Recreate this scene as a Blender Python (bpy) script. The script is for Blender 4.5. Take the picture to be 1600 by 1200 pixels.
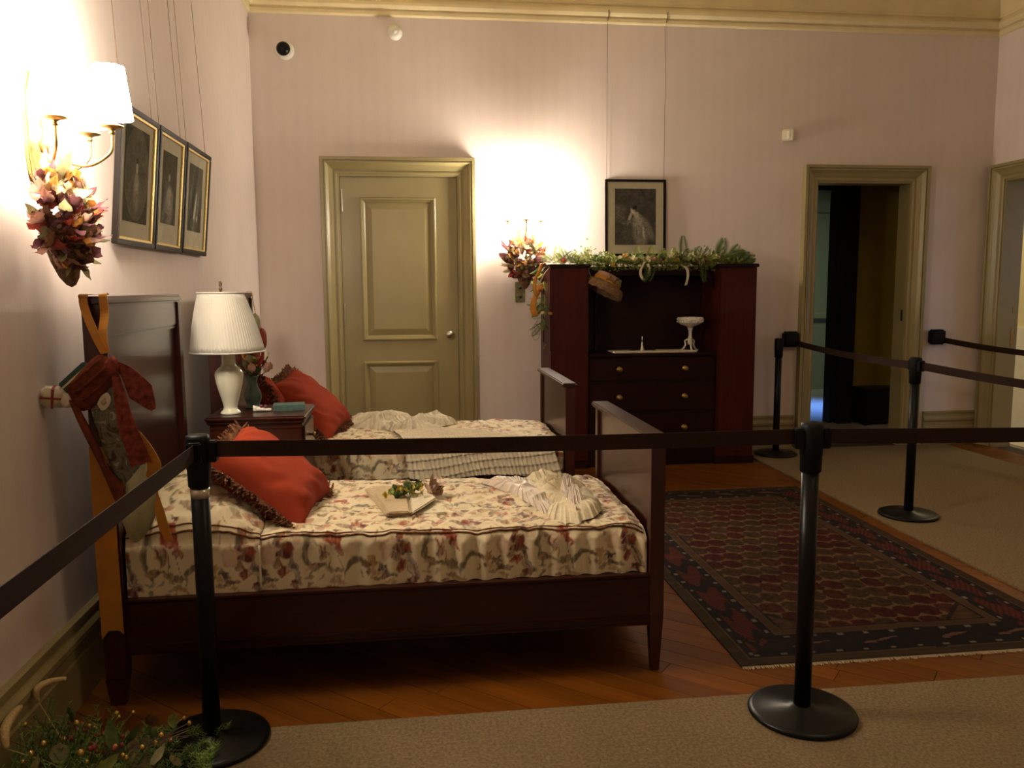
import bpy, bmesh, math, random
import numpy as np
from mathutils import Vector, Matrix, Euler

for o in list(bpy.data.objects):
    bpy.data.objects.remove(o, do_unlink=True)
S = bpy.context.scene
COL = S.collection
random.seed(7)
RNG = np.random.default_rng(11)
PI = math.pi

# ------------------------------------------------------------------ camera
F_PX, HC = 1285.0, 1.45
RX = np.array([[0.9920, -0.1230, -0.0070], [0.0210, 0.1140, 0.9930], [0.1220, 0.9860, -0.1160]])
def _dir(vx, vy):
    a = np.array([vx - 800.0, -(vy - 600.0), F_PX]); return a / np.linalg.norm(a)
_M = np.stack([_dir(11090, 375), _dir(642, 447), -_dir(877, 11900)], 1)
_U, _s, _V = np.linalg.svd(_M)
RX = _U @ _V                                   # rows: camera right, up, forward in room axes
cam_d = bpy.data.cameras.new('camera')
cam_d.sensor_width = 36.0
cam_d.lens = F_PX / 1600.0 * 36.0
cam_d.clip_start = 0.05
cam = bpy.data.objects.new('camera', cam_d)
COL.objects.link(cam)
_r, _u, _f = RX[0], RX[1], RX[2]
cam.matrix_world = Matrix(((_r[0], _u[0], -_f[0], 0), (_r[1], _u[1], -_f[1], 0), (_r[2], _u[2], -_f[2], HC), (0, 0, 0, 1)))
S.camera = cam

def ray(px, py):
    return RX.T @ np.array([px - 800.0, -(py - 600.0), F_PX])
def aty(px, py, y):
    r = ray(px, py); t = y / r[1]; return Vector((r[0] * t, y, HC + r[2] * t))
def atx(px, py, x):
    r = ray(px, py); t = x / r[0]; return Vector((x, r[1] * t, HC + r[2] * t))
def atz(px, py, z=0.0):
    r = ray(px, py); t = (z - HC) / r[2]; return Vector((r[0] * t, r[1] * t, z))

# ------------------------------------------------------------------ world, lights, exposure
S.view_settings.view_transform = 'Standard'
S.view_settings.look = 'None'
S.view_settings.gamma = 1.0
S.view_settings.use_curve_mapping = False
S.view_settings.exposure = 0.0
W = bpy.data.worlds.new('world'); S.world = W; W.use_nodes = True
W.node_tree.nodes['Background'].inputs[0].default_value = (0.5, 0.6, 0.8, 1)
W.node_tree.nodes['Background'].inputs[1].default_value = 0.02

def area(name, loc, rot, size, power, color, size_y=None):
    d = bpy.data.lights.new(name, 'AREA'); d.energy = power; d.color = color
    d.shape = 'RECTANGLE' if size_y else 'SQUARE'; d.size = size
    if size_y: d.size_y = size_y
    o = bpy.data.objects.new(name, d); COL.objects.link(o)
    o.location = loc; o.rotation_euler = rot
    return o
WARM = (1.0, 0.80, 0.54)
SHADE_EMIT = 148.0
def aim(o, target):
    o.rotation_euler = (Vector(target) - Vector(o.location)).to_track_quat('-Z', 'Y').to_euler()
    return o
# added fill light under the ceiling, outside the picture, with no fixture
area('ceiling_fill', (2.3, 1.6, 3.95), (0, 0, 0), 0.7, 16.0, (1.0, 0.82, 0.58))
# daylight in the rooms beyond the two open doors
l_ = aim(area('daylight_hall', (5.9, 10.6, 2.3), (0, 0, 0), 0.5, 6.0, (0.16, 0.36, 1.0), 0.5), (4.85, 9.3, 0)); l_.data.spread = math.radians(32)
l_ = aim(area('lamp_hall', (3.6, 10.0, 2.6), (0, 0, 0), 0.3, 5.0, (0.85, 1.0, 0.7), 0.3), (5.2, 10.9, 1.2)); l_.data.spread = math.radians(90)
l_ = aim(area('daylight_side_room', (7.6, 5.2, 1.9), (0, 0, 0), 1.0, 3.0, (0.45, 0.60, 1.0), 1.4), (5.3, 6.6, 1.0)); l_.data.spread = math.radians(80)
area('lamp_side_room', (6.6, 7.0, 3.3), (0, 0, 0), 0.5, 30.0, (1.0, 0.85, 0.5))

# ------------------------------------------------------------------ helpers
def ss(a, b, x):
    t = np.clip((x - a) / (b - a), 0, 1); return t * t * (3 - 2 * t)
def vnoise(x, y, seed=0):
    x = np.asarray(x, float); y = np.asarray(y, float)
    xi = np.floor(x).astype(np.int64); yi = np.floor(y).astype(np.int64)
    fx = x - xi; fy = y - yi
    fx = fx * fx * (3 - 2 * fx); fy = fy * fy * (3 - 2 * fy)
    def hsh(a, b):
        h = (a * 374761393 + b * 668265263 + seed * 982451653) & 0x7fffffff
        h = ((h ^ (h >> 13)) * 1274126177) & 0x7fffffff
        return ((h ^ (h >> 16)) & 0xffff) / 65535.0
    a = hsh(xi, yi); b = hsh(xi + 1, yi); c = hsh(xi, yi + 1); d = hsh(xi + 1, yi + 1)
    return (a * (1 - fx) + b * fx) * (1 - fy) + (c * (1 - fx) + d * fx) * fy

class MB:
    def __init__(s): s.v = []; s.f = []; s.c = None
    def add(s, vs, fs):
        n = len(s.v); s.v += [tuple(p) for p in vs]; s.f += [tuple(i + n for i in f) for f in fs]; return s
    def box(s, x0, x1, y0, y1, z0, z1):
        return s.add([(x0, y0, z0), (x1, y0, z0), (x1, y1, z0), (x0, y1, z0), (x0, y0, z1), (x1, y0, z1), (x1, y1, z1), (x0, y1, z1)],
                     [(3, 2, 1, 0), (4, 5, 6, 7), (0, 1, 5, 4), (1, 2, 6, 5), (2, 3, 7, 6), (3, 0, 4, 7)])
    def obox(s, c, size, rot=(0, 0, 0)):
        m = Euler(rot).to_matrix(); c = Vector(c); sx, sy, sz = [k / 2 for k in size]
        vs = [c + m @ Vector(p) for p in ((-sx, -sy, -sz), (sx, -sy, -sz), (sx, sy, -sz), (-sx, sy, -sz), (-sx, -sy, sz), (sx, -sy, sz), (sx, sy, sz), (-sx, sy, sz))]
        return s.add(vs, [(3, 2, 1, 0), (4, 5, 6, 7), (0, 1, 5, 4), (1, 2, 6, 5), (2, 3, 7, 6), (3, 0, 4, 7)])
    def frustum(s, cx, cy, z0, z1, a0, b0, a1, b1):
        return s.add([(cx - a0, cy - b0, z0), (cx + a0, cy - b0, z0), (cx + a0, cy + b0, z0), (cx - a0, cy + b0, z0),
                      (cx - a1, cy - b1, z1), (cx + a1, cy - b1, z1), (cx + a1, cy + b1, z1), (cx - a1, cy + b1, z1)],
                     [(3, 2, 1, 0), (4, 5, 6, 7), (0, 1, 5, 4), (1, 2, 6, 5), (2, 3, 7, 6), (3, 0, 4, 7)])
    def prism(s, poly, t0, t1, fn):
        n = len(poly)
        vs = [fn(a, b, t0) for a, b in poly] + [fn(a, b, t1) for a, b in poly]
        fs = [tuple(range(n - 1, -1, -1)), tuple(range(n, 2 * n))] + [(i, (i + 1) % n, n + (i + 1) % n, n + i) for i in range(n)]
        return s.add(vs, fs)
    def lathe(s, prof, c=(0, 0, 0), n=24, sx=1.0, sy=1.0, m=None):
        c = Vector(c); vs = []; fs = []; k = len(prof)
        for i in range(n):
            a = 2 * PI * i / n
            for r, z in prof:
                p = Vector((r * math.cos(a) * sx, r * math.sin(a) * sy, z))
                vs.append(c + (m @ p if m else p))
        for i in range(n):
            j = (i + 1) % n
            for q in range(k - 1):
                fs.append((i * k + q, j * k + q, j * k + q + 1, i * k + q + 1))
        for q, rev in ((0, True), (k - 1, False)):
            if prof[q][0] > 1e-5:
                loop = [i * k + q for i in range(n)]
                fs.append(tuple(reversed(loop)) if rev else tuple(loop))
        return s.add(vs, fs)
    def tube(s, path, r, n=8, caps=True):
        path = [Vector(p) for p in path]; k = len(path)
        rs = r if isinstance(r, (list, tuple)) else [r] * k
        vs = []; fs = []; up = None
        for i, p in enumerate(path):
            t = (path[min(i + 1, k - 1)] - path[max(i - 1, 0)])
            t = t.normalized() if t.length > 1e-9 else Vector((0, 0, 1))
            if up is None:
                up = Vector((0, 0, 1)) if abs(t.z) < 0.9 else Vector((1, 0, 0))
            a = t.cross(up)
            if a.length < 1e-6: a = t.cross(Vector((0, 1, 0)))
            a.normalize(); b = a.cross(t).normalized(); up = b
            for q in range(n):
                w = 2 * PI * q / n
                vs.append(p + a * (rs[i] * math.cos(w)) + b * (rs[i] * math.sin(w)))
        for i in range(k - 1):
            for q in range(n):
                q2 = (q + 1) % n
                fs.append((i * n + q, i * n + q2, (i + 1) * n + q2, (i + 1) * n + q))
        if caps:
            fs.append(tuple(reversed(range(n)))); fs.append(tuple((k - 1) * n + q for q in range(n)))
        return s.add(vs, fs)
    def grid(s, P, wrap=False):
        """P: array [nu, nv, 3]"""
        nu, nv = P.shape[:2]
        n0 = len(s.v)
        s.v += [tuple(p) for p in P.reshape(-1, 3).tolist()]
        for i in range(nu if wrap else nu - 1):
            i2 = (i + 1) % nu
            for j in range(nv - 1):
                s.f.append((n0 + i * nv + j, n0 + i2 * nv + j, n0 + i2 * nv + j + 1, n0 + i * nv + j + 1))
        return s
    def strip(s, path, w, t=0.0015):
        """a flat ribbon: path of (point, across-vector) pairs"""
        vs = []; k = len(path)
        for p, a in path:
            p = Vector(p); a = Vector(a).normalized() * (w / 2 if not isinstance(w, (list, tuple)) else w[len(vs) // 2] / 2)
            vs += [p - a, p + a]
        fs = [(2 * i, 2 * i + 1, 2 * i + 3, 2 * i + 2) for i in range(k - 1)]
        return s.add(vs, fs)
    def mesh(s, name, mat, smooth=False, bevel=0.0, segs=2, solid=0.0):
        me = bpy.data.meshes.new(name)
        me.from_pydata(s.v, [], s.f)
        if s.c is not None:
            at_ = me.color_attributes.new('Col', 'FLOAT_COLOR', 'POINT')
            cc = np.ones((len(s.v), 4), np.float32); cc[:, :3] = s.c
            at_.data.foreach_set('color', cc.ravel())
        if bevel or solid:
            bm = bmesh.new(); bm.from_mesh(me)
            if solid:
                bmesh.ops.recalc_face_normals(bm, faces=bm.faces)
                bmesh.ops.solidify(bm, geom=bm.faces[:], thickness=solid)
            if bevel:
                bmesh.ops.remove_doubles(bm, verts=bm.verts, dist=1e-6) if solid else None
                ed = [e for e in bm.edges if len(e.link_faces) == 2 and e.calc_face_angle(0) > 0.5]
                bmesh.ops.bevel(bm, geom=ed, offset=bevel, segments=segs, affect='EDGES', clamp_overlap=True)
            bm.to_mesh(me); bm.free()
        if mat: me.materials.append(mat)
        if smooth: me.polygons.foreach_set('use_smooth', [True] * len(me.polygons))
        me.update()
        return me
    def build(s, name, mat, parent=None, smooth=False, bevel=0.0, segs=2, solid=0.0):
        o = bpy.data.objects.new(name, s.mesh(name, mat, smooth, bevel, segs, solid))
        COL.objects.link(o)
        if parent is not None: adopt(o, parent)
        return o

def adopt(o, parent):
    o.parent = parent
    if parent.type == 'EMPTY':
        o.matrix_parent_inverse = parent.matrix_basis.inverted()
def tag(o, label, cat, group=None):
    o['label'] = label; o['category'] = cat
    if group: o['group'] = group
    return o
def thing(name, label, cat, loc=(0, 0, 0), group=None):
    o = bpy.data.objects.new(name, None); o.empty_display_size = 0.05
    COL.objects.link(o); o.location = loc
    o.matrix_basis = Matrix.Translation(Vector(loc))
    return tag(o, label, cat, group)
def struct(o, label=None):
    o['kind'] = 'structure'
    if label: o['label'] = label
    return o
def put(name, me, parent, m):
    """one more object on shared mesh data, placed by matrix m in room axes"""
    o = bpy.data.objects.new(name, me); COL.objects.link(o)
    o.matrix_basis = m
    if parent is not None: adopt(o, parent)
    return o
def copy_tree(o, parent=None):
    c = o.copy(); COL.objects.link(c)
    if parent is not None:
        inv = o.matrix_parent_inverse.copy(); c.parent = parent; c.matrix_parent_inverse = inv
    for ch in o.children: copy_tree(ch, c)
    return c
def TRS(loc, rot=(0, 0, 0), sc=1.0):
    sc = (sc, sc, sc) if isinstance(sc, (int, float)) else sc
    return Matrix.Translation(Vector(loc)) @ Euler(rot).to_matrix().to_4x4() @ Matrix.Diagonal((*sc, 1))
def catmull(pts, n=8):
    pts = [Vector(p) for p in pts]; out = []
    for i in range(len(pts) - 1):
        p0 = pts[max(i - 1, 0)]; p1 = pts[i]; p2 = pts[i + 1]; p3 = pts[min(i + 2, len(pts) - 1)]
        for k in range(n):
            t = k / n
            out.append(0.5 * ((2 * p1) + (p2 - p0) * t + (2 * p0 - 5 * p1 + 4 * p2 - p3) * t * t + (3 * p1 - p0 - 3 * p2 + p3) * t ** 3))
    return out + [pts[-1]]

# ------------------------------------------------------------------ materials
def new_mat(name):
    m = bpy.data.materials.new(name); m.use_nodes = True
    nt = m.node_tree; b = nt.nodes['Principled BSDF']
    return m, nt, b
def nd(nt, t, **kw):
    n = nt.nodes.new(t)
    for k, v in kw.items():
        if k.startswith('i_'): n.inputs[int(k[2:])].default_value = v
        else: setattr(n, k, v)
    return n
def coords(nt, scale=(1, 1, 1), rot=(0, 0, 0)):
    g = nd(nt, 'ShaderNodeTexCoord')
    mp = nd(nt, 'ShaderNodeMapping')
    mp.inputs['Scale'].default_value = scale; mp.inputs['Rotation'].default_value = rot
    nt.links.new(g.outputs['Object'], mp.inputs['Vector'])
    return mp.outputs['Vector']
def ramp(nt, fac, stops):
    r = nd(nt, 'ShaderNodeValToRGB'); e = r.color_ramp.elements
    while len(e) < len(stops): e.new(0.5)
    for k, (p, c) in enumerate(stops):
        e[k].position = p; e[k].color = (*c, 1)
    nt.links.new(fac, r.inputs['Fac']); return r.outputs['Color']
def plain(name, col, rough=0.5, var=0.12, scale=20.0, metal=0.0, spec=0.5, bump=0.0, bscale=200.0, coat=0.0, sheen=0.0, trans=0.0, aniso=(1, 1, 1), thru=0.0):
    m, nt, b = new_mat(name)
    v = coords(nt, aniso)
    n = nd(nt, 'ShaderNodeTexNoise'); n.inputs['Scale'].default_value = scale; n.inputs['Detail'].default_value = 4
    nt.links.new(v, n.inputs['Vector'])
    lo = tuple(c * (1 - var) for c in col); hi = tuple(min(1, c * (1 + var)) for c in col)
    nt.links.new(ramp(nt, n.outputs['Fac'], [(0.3, lo), (0.7, hi)]), b.inputs['Base Color'])
    b.inputs['Roughness'].default_value = rough; b.inputs['Metallic'].default_value = metal
    b.inputs['Specular IOR Level'].default_value = spec
    if coat: b.inputs['Coat Weight'].default_value = coat; b.inputs['Coat Roughness'].default_value = 0.12
    if sheen: b.inputs['Sheen Weight'].default_value = sheen
    if trans: b.inputs['Transmission Weight'].default_value = trans
    if thru:      # thin petals and leaves let some light through
        tl = nd(nt, 'ShaderNodeBsdfTranslucent'); ms_ = nd(nt, 'ShaderNodeMixShader'); ms_.inputs[0].default_value = thru
        nt.links.new(b.inputs['Base Color'].links[0].from_socket, tl.inputs['Color'])
        nt.links.new(b.outputs[0], ms_.inputs[1]); nt.links.new(tl.outputs[0], ms_.inputs[2])
        nt.links.new(ms_.outputs[0], nt.nodes['Material Output'].inputs['Surface'])
    if bump:
        n2 = nd(nt, 'ShaderNodeTexNoise'); n2.inputs['Scale'].default_value = bscale; n2.inputs['Detail'].default_value = 3
        nt.links.new(v, n2.inputs['Vector'])
        bp = nd(nt, 'ShaderNodeBump'); bp.inputs['Strength'].default_value = bump; bp.inputs['Distance'].default_value = 0.004
        nt.links.new(n2.outputs['Fac'], bp.inputs['Height']); nt.links.new(bp.outputs['Normal'], b.inputs['Normal'])
    return m
def wood(name, c0, c1, rough=0.3, axis='Y', scale=6.0, coat=0.0, spec=0.5):
    m, nt, b = new_mat(name)
    sc = {'X': (0.6, 9, 9), 'Y': (9, 0.6, 9), 'Z': (9, 9, 0.6)}[axis]
    v = coords(nt, sc)
    n = nd(nt, 'ShaderNodeTexNoise'); n.inputs['Scale'].default_value = scale; n.inputs['Detail'].default_value = 6
    n.inputs['Distortion'].default_value = 0.6
    nt.links.new(v, n.inputs['Vector'])
    nt.links.new(ramp(nt, n.outputs['Fac'], [(0.3, c0), (0.7, c1)]), b.inputs['Base Color'])
    b.inputs['Roughness'].default_value = rough; b.inputs['Specular IOR Level'].default_value = spec
    if coat: b.inputs['Coat Weight'].default_value = coat; b.inputs['Coat Roughness'].default_value = 0.1
    return m
def vcol(name, rough=0.8, var=0.1, scale=150.0, bump=0.0, bscale=300.0, sheen=0.0, spec=0.3):
    m, nt, b = new_mat(name)
    a = nd(nt, 'ShaderNodeVertexColor', layer_name='Col')
    n = nd(nt, 'ShaderNodeTexNoise'); n.inputs['Scale'].default_value = scale; n.inputs['Detail'].default_value = 3
    nt.links.new(coords(nt), n.inputs['Vector'])
    g = ramp(nt, n.outputs['Fac'], [(0.25, (1 - var,) * 3), (0.75, (1.0,) * 3)])
    mx = nd(nt, 'ShaderNodeMix', data_type='RGBA', blend_type='MULTIPLY'); mx.inputs['Factor'].default_value = 1.0
    nt.links.new(a.outputs['Color'], mx.inputs['A']); nt.links.new(g, mx.inputs['B'])
    nt.links.new(mx.outputs['Result'], b.inputs['Base Color'])
    b.inputs['Roughness'].default_value = rough; b.inputs['Specular IOR Level'].default_value = spec
    if sheen: b.inputs['Sheen Weight'].default_value = sheen
    if bump:
        n2 = nd(nt, 'ShaderNodeTexNoise'); n2.inputs['Scale'].default_value = bscale
        nt.links.new(coords(nt), n2.inputs['Vector'])
        bp = nd(nt, 'ShaderNodeBump'); bp.inputs['Strength'].default_value = bump; bp.inputs['Distance'].default_value = 0.003
        nt.links.new(n2.outputs['Fac'], bp.inputs['Height']); nt.links.new(bp.outputs['Normal'], b.inputs['Normal'])
    return m
def wallpaper():
    m, nt, b = new_mat('striped_wallpaper')
    g = nd(nt, 'ShaderNodeTexCoord'); sp = nd(nt, 'ShaderNodeSeparateXYZ')
    nt.links.new(g.outputs['Object'], sp.inputs[0])
    ad = nd(nt, 'ShaderNodeMath', operation='ADD')
    nt.links.new(sp.outputs['X'], ad.inputs[0]); nt.links.new(sp.outputs['Y'], ad.inputs[1])
    ml = nd(nt, 'ShaderNodeMath', operation='MULTIPLY'); ml.inputs[1].default_value = 2 * PI / 0.105
    nt.links.new(ad.outputs[0], ml.inputs[0])
    si = nd(nt, 'ShaderNodeMath', operation='SINE'); nt.links.new(ml.outputs[0], si.inputs[0])
    ml2 = nd(nt, 'ShaderNodeMath', operation='MULTIPLY'); ml2.inputs[1].default_value = 2 * PI / 0.021
    nt.links.new(ad.outputs[0], ml2.inputs[0])
    si2 = nd(nt, 'ShaderNodeMath', operation='SINE'); nt.links.new(ml2.outputs[0], si2.inputs[0])
    n = nd(nt, 'ShaderNodeTexNoise'); n.inputs['Scale'].default_value = 3.0; n.inputs['Detail'].default_value = 5
    nt.links.new(g.outputs['Object'], n.inputs['Vector'])
    a1 = nd(nt, 'ShaderNodeMath', operation='MULTIPLY_ADD'); a1.inputs[1].default_value = 0.07; nt.links.new(si.outputs[0], a1.inputs[0])
    nt.links.new(n.outputs['Fac'], a1.inputs[2])
    a2 = nd(nt, 'ShaderNodeMath', operation='MULTIPLY_ADD'); a2.inputs[1].default_value = 0.05; nt.links.new(si2.outputs[0], a2.inputs[0])
    nt.links.new(a1.outputs[0], a2.inputs[2])
    nt.links.new(ramp(nt, a2.outputs[0], [(0.1, (0.67, 0.57, 0.53)), (0.9, (0.76, 0.66, 0.62))]), b.inputs['Base Color'])
    b.inputs['Roughness'].default_value = 0.75; b.inputs['Specular IOR Level'].default_value = 0.25
    return m
def emit(name, col, strength):
    m, nt, b = new_mat(name)
    b.inputs['Base Color'].default_value = (0.9, 0.85, 0.75, 1)
    n = nd(nt, 'ShaderNodeTexNoise'); n.inputs['Scale'].default_value = 30
    nt.links.new(coords(nt), n.inputs['Vector'])
    nt.links.new(ramp(nt, n.outputs['Fac'], [(0.3, tuple(c * 0.95 for c in col)), (0.7, col)]), b.inputs['Emission Color'])
    b.inputs['Emission Strength'].default_value = strength
    return m
def glass(name, tint=(1, 1, 1)):
    m, nt, b = new_mat(name)
    nt.nodes.remove(b)
    out = nt.nodes['Material Output']
    tr = nd(nt, 'ShaderNodeBsdfTransparent'); tr.inputs[0].default_value = (*tint, 1)
    gl = nd(nt, 'ShaderNodeBsdfGlossy'); gl.inputs['Roughness'].default_value = 0.03
    fr = nd(nt, 'ShaderNodeFresnel'); fr.inputs[0].default_value = 1.16
    mx = nd(nt, 'ShaderNodeMixShader')
    nt.links.new(fr.outputs[0], mx.inputs[0]); nt.links.new(tr.outputs[0], mx.inputs[1]); nt.links.new(gl.outputs[0], mx.inputs[2])
    nt.links.new(mx.outputs[0], out.inputs['Surface'])
    return m

M = {}
M['paper'] = wallpaper()
M['olive'] = plain('olive_paint', (0.29, 0.235, 0.105), 0.38, 0.06, 4, spec=0.5)
M['cornice'] = plain('gilded_cornice_paint', (0.74, 0.62, 0.36), 0.55, 0.06, 5)
M['ceiling'] = plain('ceiling_paint', (0.76, 0.66, 0.42), 0.8, 0.05, 3)
M['mahog'] = wood('mahogany_along_bed', (0.016, 0.002, 0.001), (0.036, 0.005, 0.002), 0.32, 'X', 5, coat=0.1, spec=0.3)
M['mahog_y'] = wood('mahogany_across_bed', (0.016, 0.002, 0.001), (0.036, 0.005, 0.002), 0.30, 'Y', 5, coat=0.3, spec=0.4)
M['mahog_z'] = wood('mahogany_upright', (0.02, 0.002, 0.0012), (0.045, 0.005, 0.0025), 0.35, 'Z', 5, coat=0.1)
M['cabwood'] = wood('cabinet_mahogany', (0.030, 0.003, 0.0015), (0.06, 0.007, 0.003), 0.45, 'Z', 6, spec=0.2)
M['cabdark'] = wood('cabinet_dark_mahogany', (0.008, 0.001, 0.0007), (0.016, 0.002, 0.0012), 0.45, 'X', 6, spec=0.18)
M['brass'] = plain('aged_brass', (0.36, 0.23, 0.08), 0.4, 0.2, 40, metal=1.0)
M['silver'] = plain('tarnished_silver', (0.62, 0.58, 0.5), 0.25, 0.15, 40, metal=1.0)
M['nickel'] = plain('brushed_nickel', (0.7, 0.66, 0.58), 0.3, 0.08, 60, metal=1.0)
M['black'] = plain('black_powder_coat', (0.0035, 0.0034, 0.003), 0.36, 0.2, 60, spec=0.2)
M['blackrub'] = plain('black_plastic', (0.0035, 0.0033, 0.0035), 0.5, 0.2, 60, spec=0.15)
M['belt'] = plain('woven_brown_webbing', (0.030, 0.016, 0.011), 0.85, 0.25, 300, spec=0.12, bump=0.3, bscale=700)
M['tape'] = plain('clear_tape_band', (0.55, 0.5, 0.42), 0.15, 0.1, 40, metal=0.6)
M['carpet'] = plain('beige_carpet_pile', (0.18, 0.128, 0.070), 0.95, 0.30, 90, spec=0.1, bump=0.6, bscale=420)
M['white_paint'] = plain('white_plastic', (0.78, 0.74, 0.66), 0.4, 0.05, 10)
M['ivory'] = plain('ivory_ceramic', (0.60, 0.58, 0.46), 0.12, 0.05, 8, spec=0.6)
M['porcelain'] = plain('white_porcelain', (0.72, 0.68, 0.58), 0.25, 0.3, 70, spec=0.6)
M['green_glaze'] = plain('green_glazed_pottery', (0.07, 0.12, 0.085), 0.25, 0.25, 14)
M['bookgreen'] = plain('green_book_cloth', (0.035, 0.075, 0.06), 0.7, 0.15, 60)
M['page'] = plain('book_pages', (0.6, 0.52, 0.36), 0.8, 0.1, 120, aniso=(1, 1, 20))
M['shade_cloth'] = plain('cream_pleated_silk', (0.46, 0.435, 0.375), 0.75, 0.04, 12, sheen=0.2)
M['red'] = plain('coral_red_velvet', (0.25, 0.034, 0.014), 0.9, 0.06, 9, spec=0.08, bump=0.1, bscale=300)
M['fringe'] = plain('brown_and_red_fringe', (0.13, 0.055, 0.028), 0.9, 0.75, 70, spec=0.1)
M['gold_ribbon'] = plain('ochre_satin_ribbon', (0.42, 0.17, 0.015), 0.5, 0.15, 14, spec=0.3)
M['rust_velvet'] = plain('rust_velvet', (0.13, 0.030, 0.013), 0.9, 0.35, 40, spec=0.1, bump=0.3, bscale=160)
M['rose_bow'] = plain('mottled_rose_ribbon', (0.17, 0.034, 0.022), 0.85, 0.5, 55, spec=0.1, bump=0.3, bscale=150)
M['stock_panel'] = plain('grey_floral_brocade', (0.13, 0.115, 0.075), 0.8, 0.75, 34, spec=0.2)
def brocade():
    m, nt, b = new_mat('grey_rose_brocade')
    n = nd(nt, 'ShaderNodeTexNoise'); n.inputs['Scale'].default_value = 24; n.inputs['Detail'].default_value = 2; n.inputs['Distortion'].default_value = 1.2
    nt.links.new(coords(nt), n.inputs['Vector'])
    nt.links.new(ramp(nt, n.outputs['Fac'], [(0.30, (0.035, 0.022, 0.014)), (0.42, (0.10, 0.075, 0.045)), (0.50, (0.16, 0.145, 0.10)), (0.58, (0.09, 0.085, 0.05)), (0.66, (0.30, 0.27, 0.19))]), b.inputs['Base Color'])
    b.inputs['Roughness'].default_value = 0.8; b.inputs['Specular IOR Level'].default_value = 0.2
    return m
M['stock_panel'] = brocade()
M['stock_toe'] = plain('sage_satin', (0.33, 0.31, 0.17), 0.5, 0.3, 16)
M['cream_cloth'] = plain('cream_cotton', (0.62, 0.54, 0.40), 0.8, 0.1, 40)
M['gown_pink'] = plain('blush_silk', (0.66, 0.54, 0.44), 0.45, 0.07, 10, sheen=0.3)
M['gown_lace'] = plain('cream_lace', (0.62, 0.53, 0.36), 0.8, 0.16, 130)
M['dress'] = plain('ivory_cotton_lawn', (0.60, 0.52, 0.38), 0.8, 0.12, 60)
M['sachet'] = plain('tan_linen', (0.42, 0.32, 0.19), 0.75, 0.1, 70)
M['sachet_light'] = plain('pale_linen', (0.58, 0.51, 0.36), 0.75, 0.1, 70)
M['moss_bright'] = plain('bright_moss_green', (0.12, 0.20, 0.03), 0.7, 0.6, 9)
M['bowtaupe'] = plain('taupe_satin_bow', (0.40, 0.26, 0.18), 0.45, 0.12, 30)
M['moss'] = plain('dark_green_leaf', (0.07, 0.11, 0.03), 0.6, 0.4, 30, thru=0.4, spec=0.2)
M['leaf'] = plain('olive_green_leaf', (0.24, 0.26, 0.07), 0.55, 0.35, 25, thru=0.4, spec=0.2)
M['fern'] = plain('fern_green', (0.15, 0.21, 0.07), 0.6, 0.35, 40, thru=0.4, spec=0.2)
M['yellow'] = plain('yellow_petal', (0.55, 0.40, 0.06), 0.6, 0.2, 25, thru=0.4, spec=0.2)
M['cream_petal'] = plain('cream_petal', (0.66, 0.55, 0.34), 0.6, 0.15, 25, thru=0.4, spec=0.2)
M['p_red'] = plain('dried_red_petal', (0.36, 0.07, 0.05), 0.7, 0.3, 30, thru=0.4, spec=0.2)
M['p_pink'] = plain('dried_pink_petal', (0.58, 0.34, 0.27), 0.7, 0.25, 30, thru=0.4, spec=0.2)
M['p_plum'] = plain('dried_plum_petal', (0.20, 0.08, 0.10), 0.7, 0.3, 30, thru=0.4, spec=0.2)
M['p_olive'] = plain('dried_olive_leaf', (0.27, 0.24, 0.12), 0.7, 0.3, 30, thru=0.4, spec=0.2)
M['p_orange'] = plain('dried_orange_petal', (0.50, 0.25, 0.06), 0.7, 0.3, 30, thru=0.4, spec=0.2)
M['p_brown'] = plain('dried_brown_bract', (0.17, 0.08, 0.045), 0.7, 0.4, 30, thru=0.4, spec=0.2)
M['wicker'] = plain('brown_wicker', (0.16, 0.085, 0.035), 0.8, 0.4, 60, bump=0.5, bscale=120)
M['berry_gold'] = plain('gold_berry', (0.62, 0.40, 0.10), 0.25, 0.15, 30, metal=0.7)
M['berry_red'] = plain('red_berry', (0.25, 0.03, 0.02), 0.3, 0.2, 30)
M['stem'] = plain('brown_twig', (0.10, 0.06, 0.03), 0.8, 0.3, 40)
M['straw'] = plain('dry_grass_head', (0.42, 0.30, 0.13), 0.8, 0.3, 200)
M['frame_black'] = plain('black_lacquered_frame', (0.007, 0.004, 0.0025), 0.42, 0.2, 30, spec=0.14)
M['gilt'] = plain('gilt_slip', (0.72, 0.52, 0.20), 0.35, 0.12, 60, metal=0.6)
M['mount'] = plain('cream_mount_board', (0.62, 0.57, 0.42), 0.8, 0.05, 20)
M['wire'] = plain('picture_wire', (0.16, 0.10, 0.06), 0.5, 0.1, 50, metal=0.5)
M['glass'] = glass('picture_glass')
M['print'] = vcol('engraved_print', 0.8, 0.25, 260, spec=0.05)
M['shade_lit'] = emit('lit_sconce_shade', (1.0, 0.885, 0.71), SHADE_EMIT)
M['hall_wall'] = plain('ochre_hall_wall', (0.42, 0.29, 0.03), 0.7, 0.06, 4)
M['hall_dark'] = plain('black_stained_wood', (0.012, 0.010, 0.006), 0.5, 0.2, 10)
M['hall_green'] = plain('pale_green_paint', (0.45, 0.46, 0.30), 0.5, 0.05, 5)
M['cream_wall'] = plain('cream_wall_paint', (0.72, 0.63, 0.38), 0.7, 0.04, 3)
M['floor_base'] = plain('dark_floor_joint', (0.03, 0.014, 0.004), 0.8, 0.2, 20)
M['hallfloor'] = plain('grey_hall_floor', (0.45, 0.42, 0.4), 0.6, 0.1, 10)
PLANK = []
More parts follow.
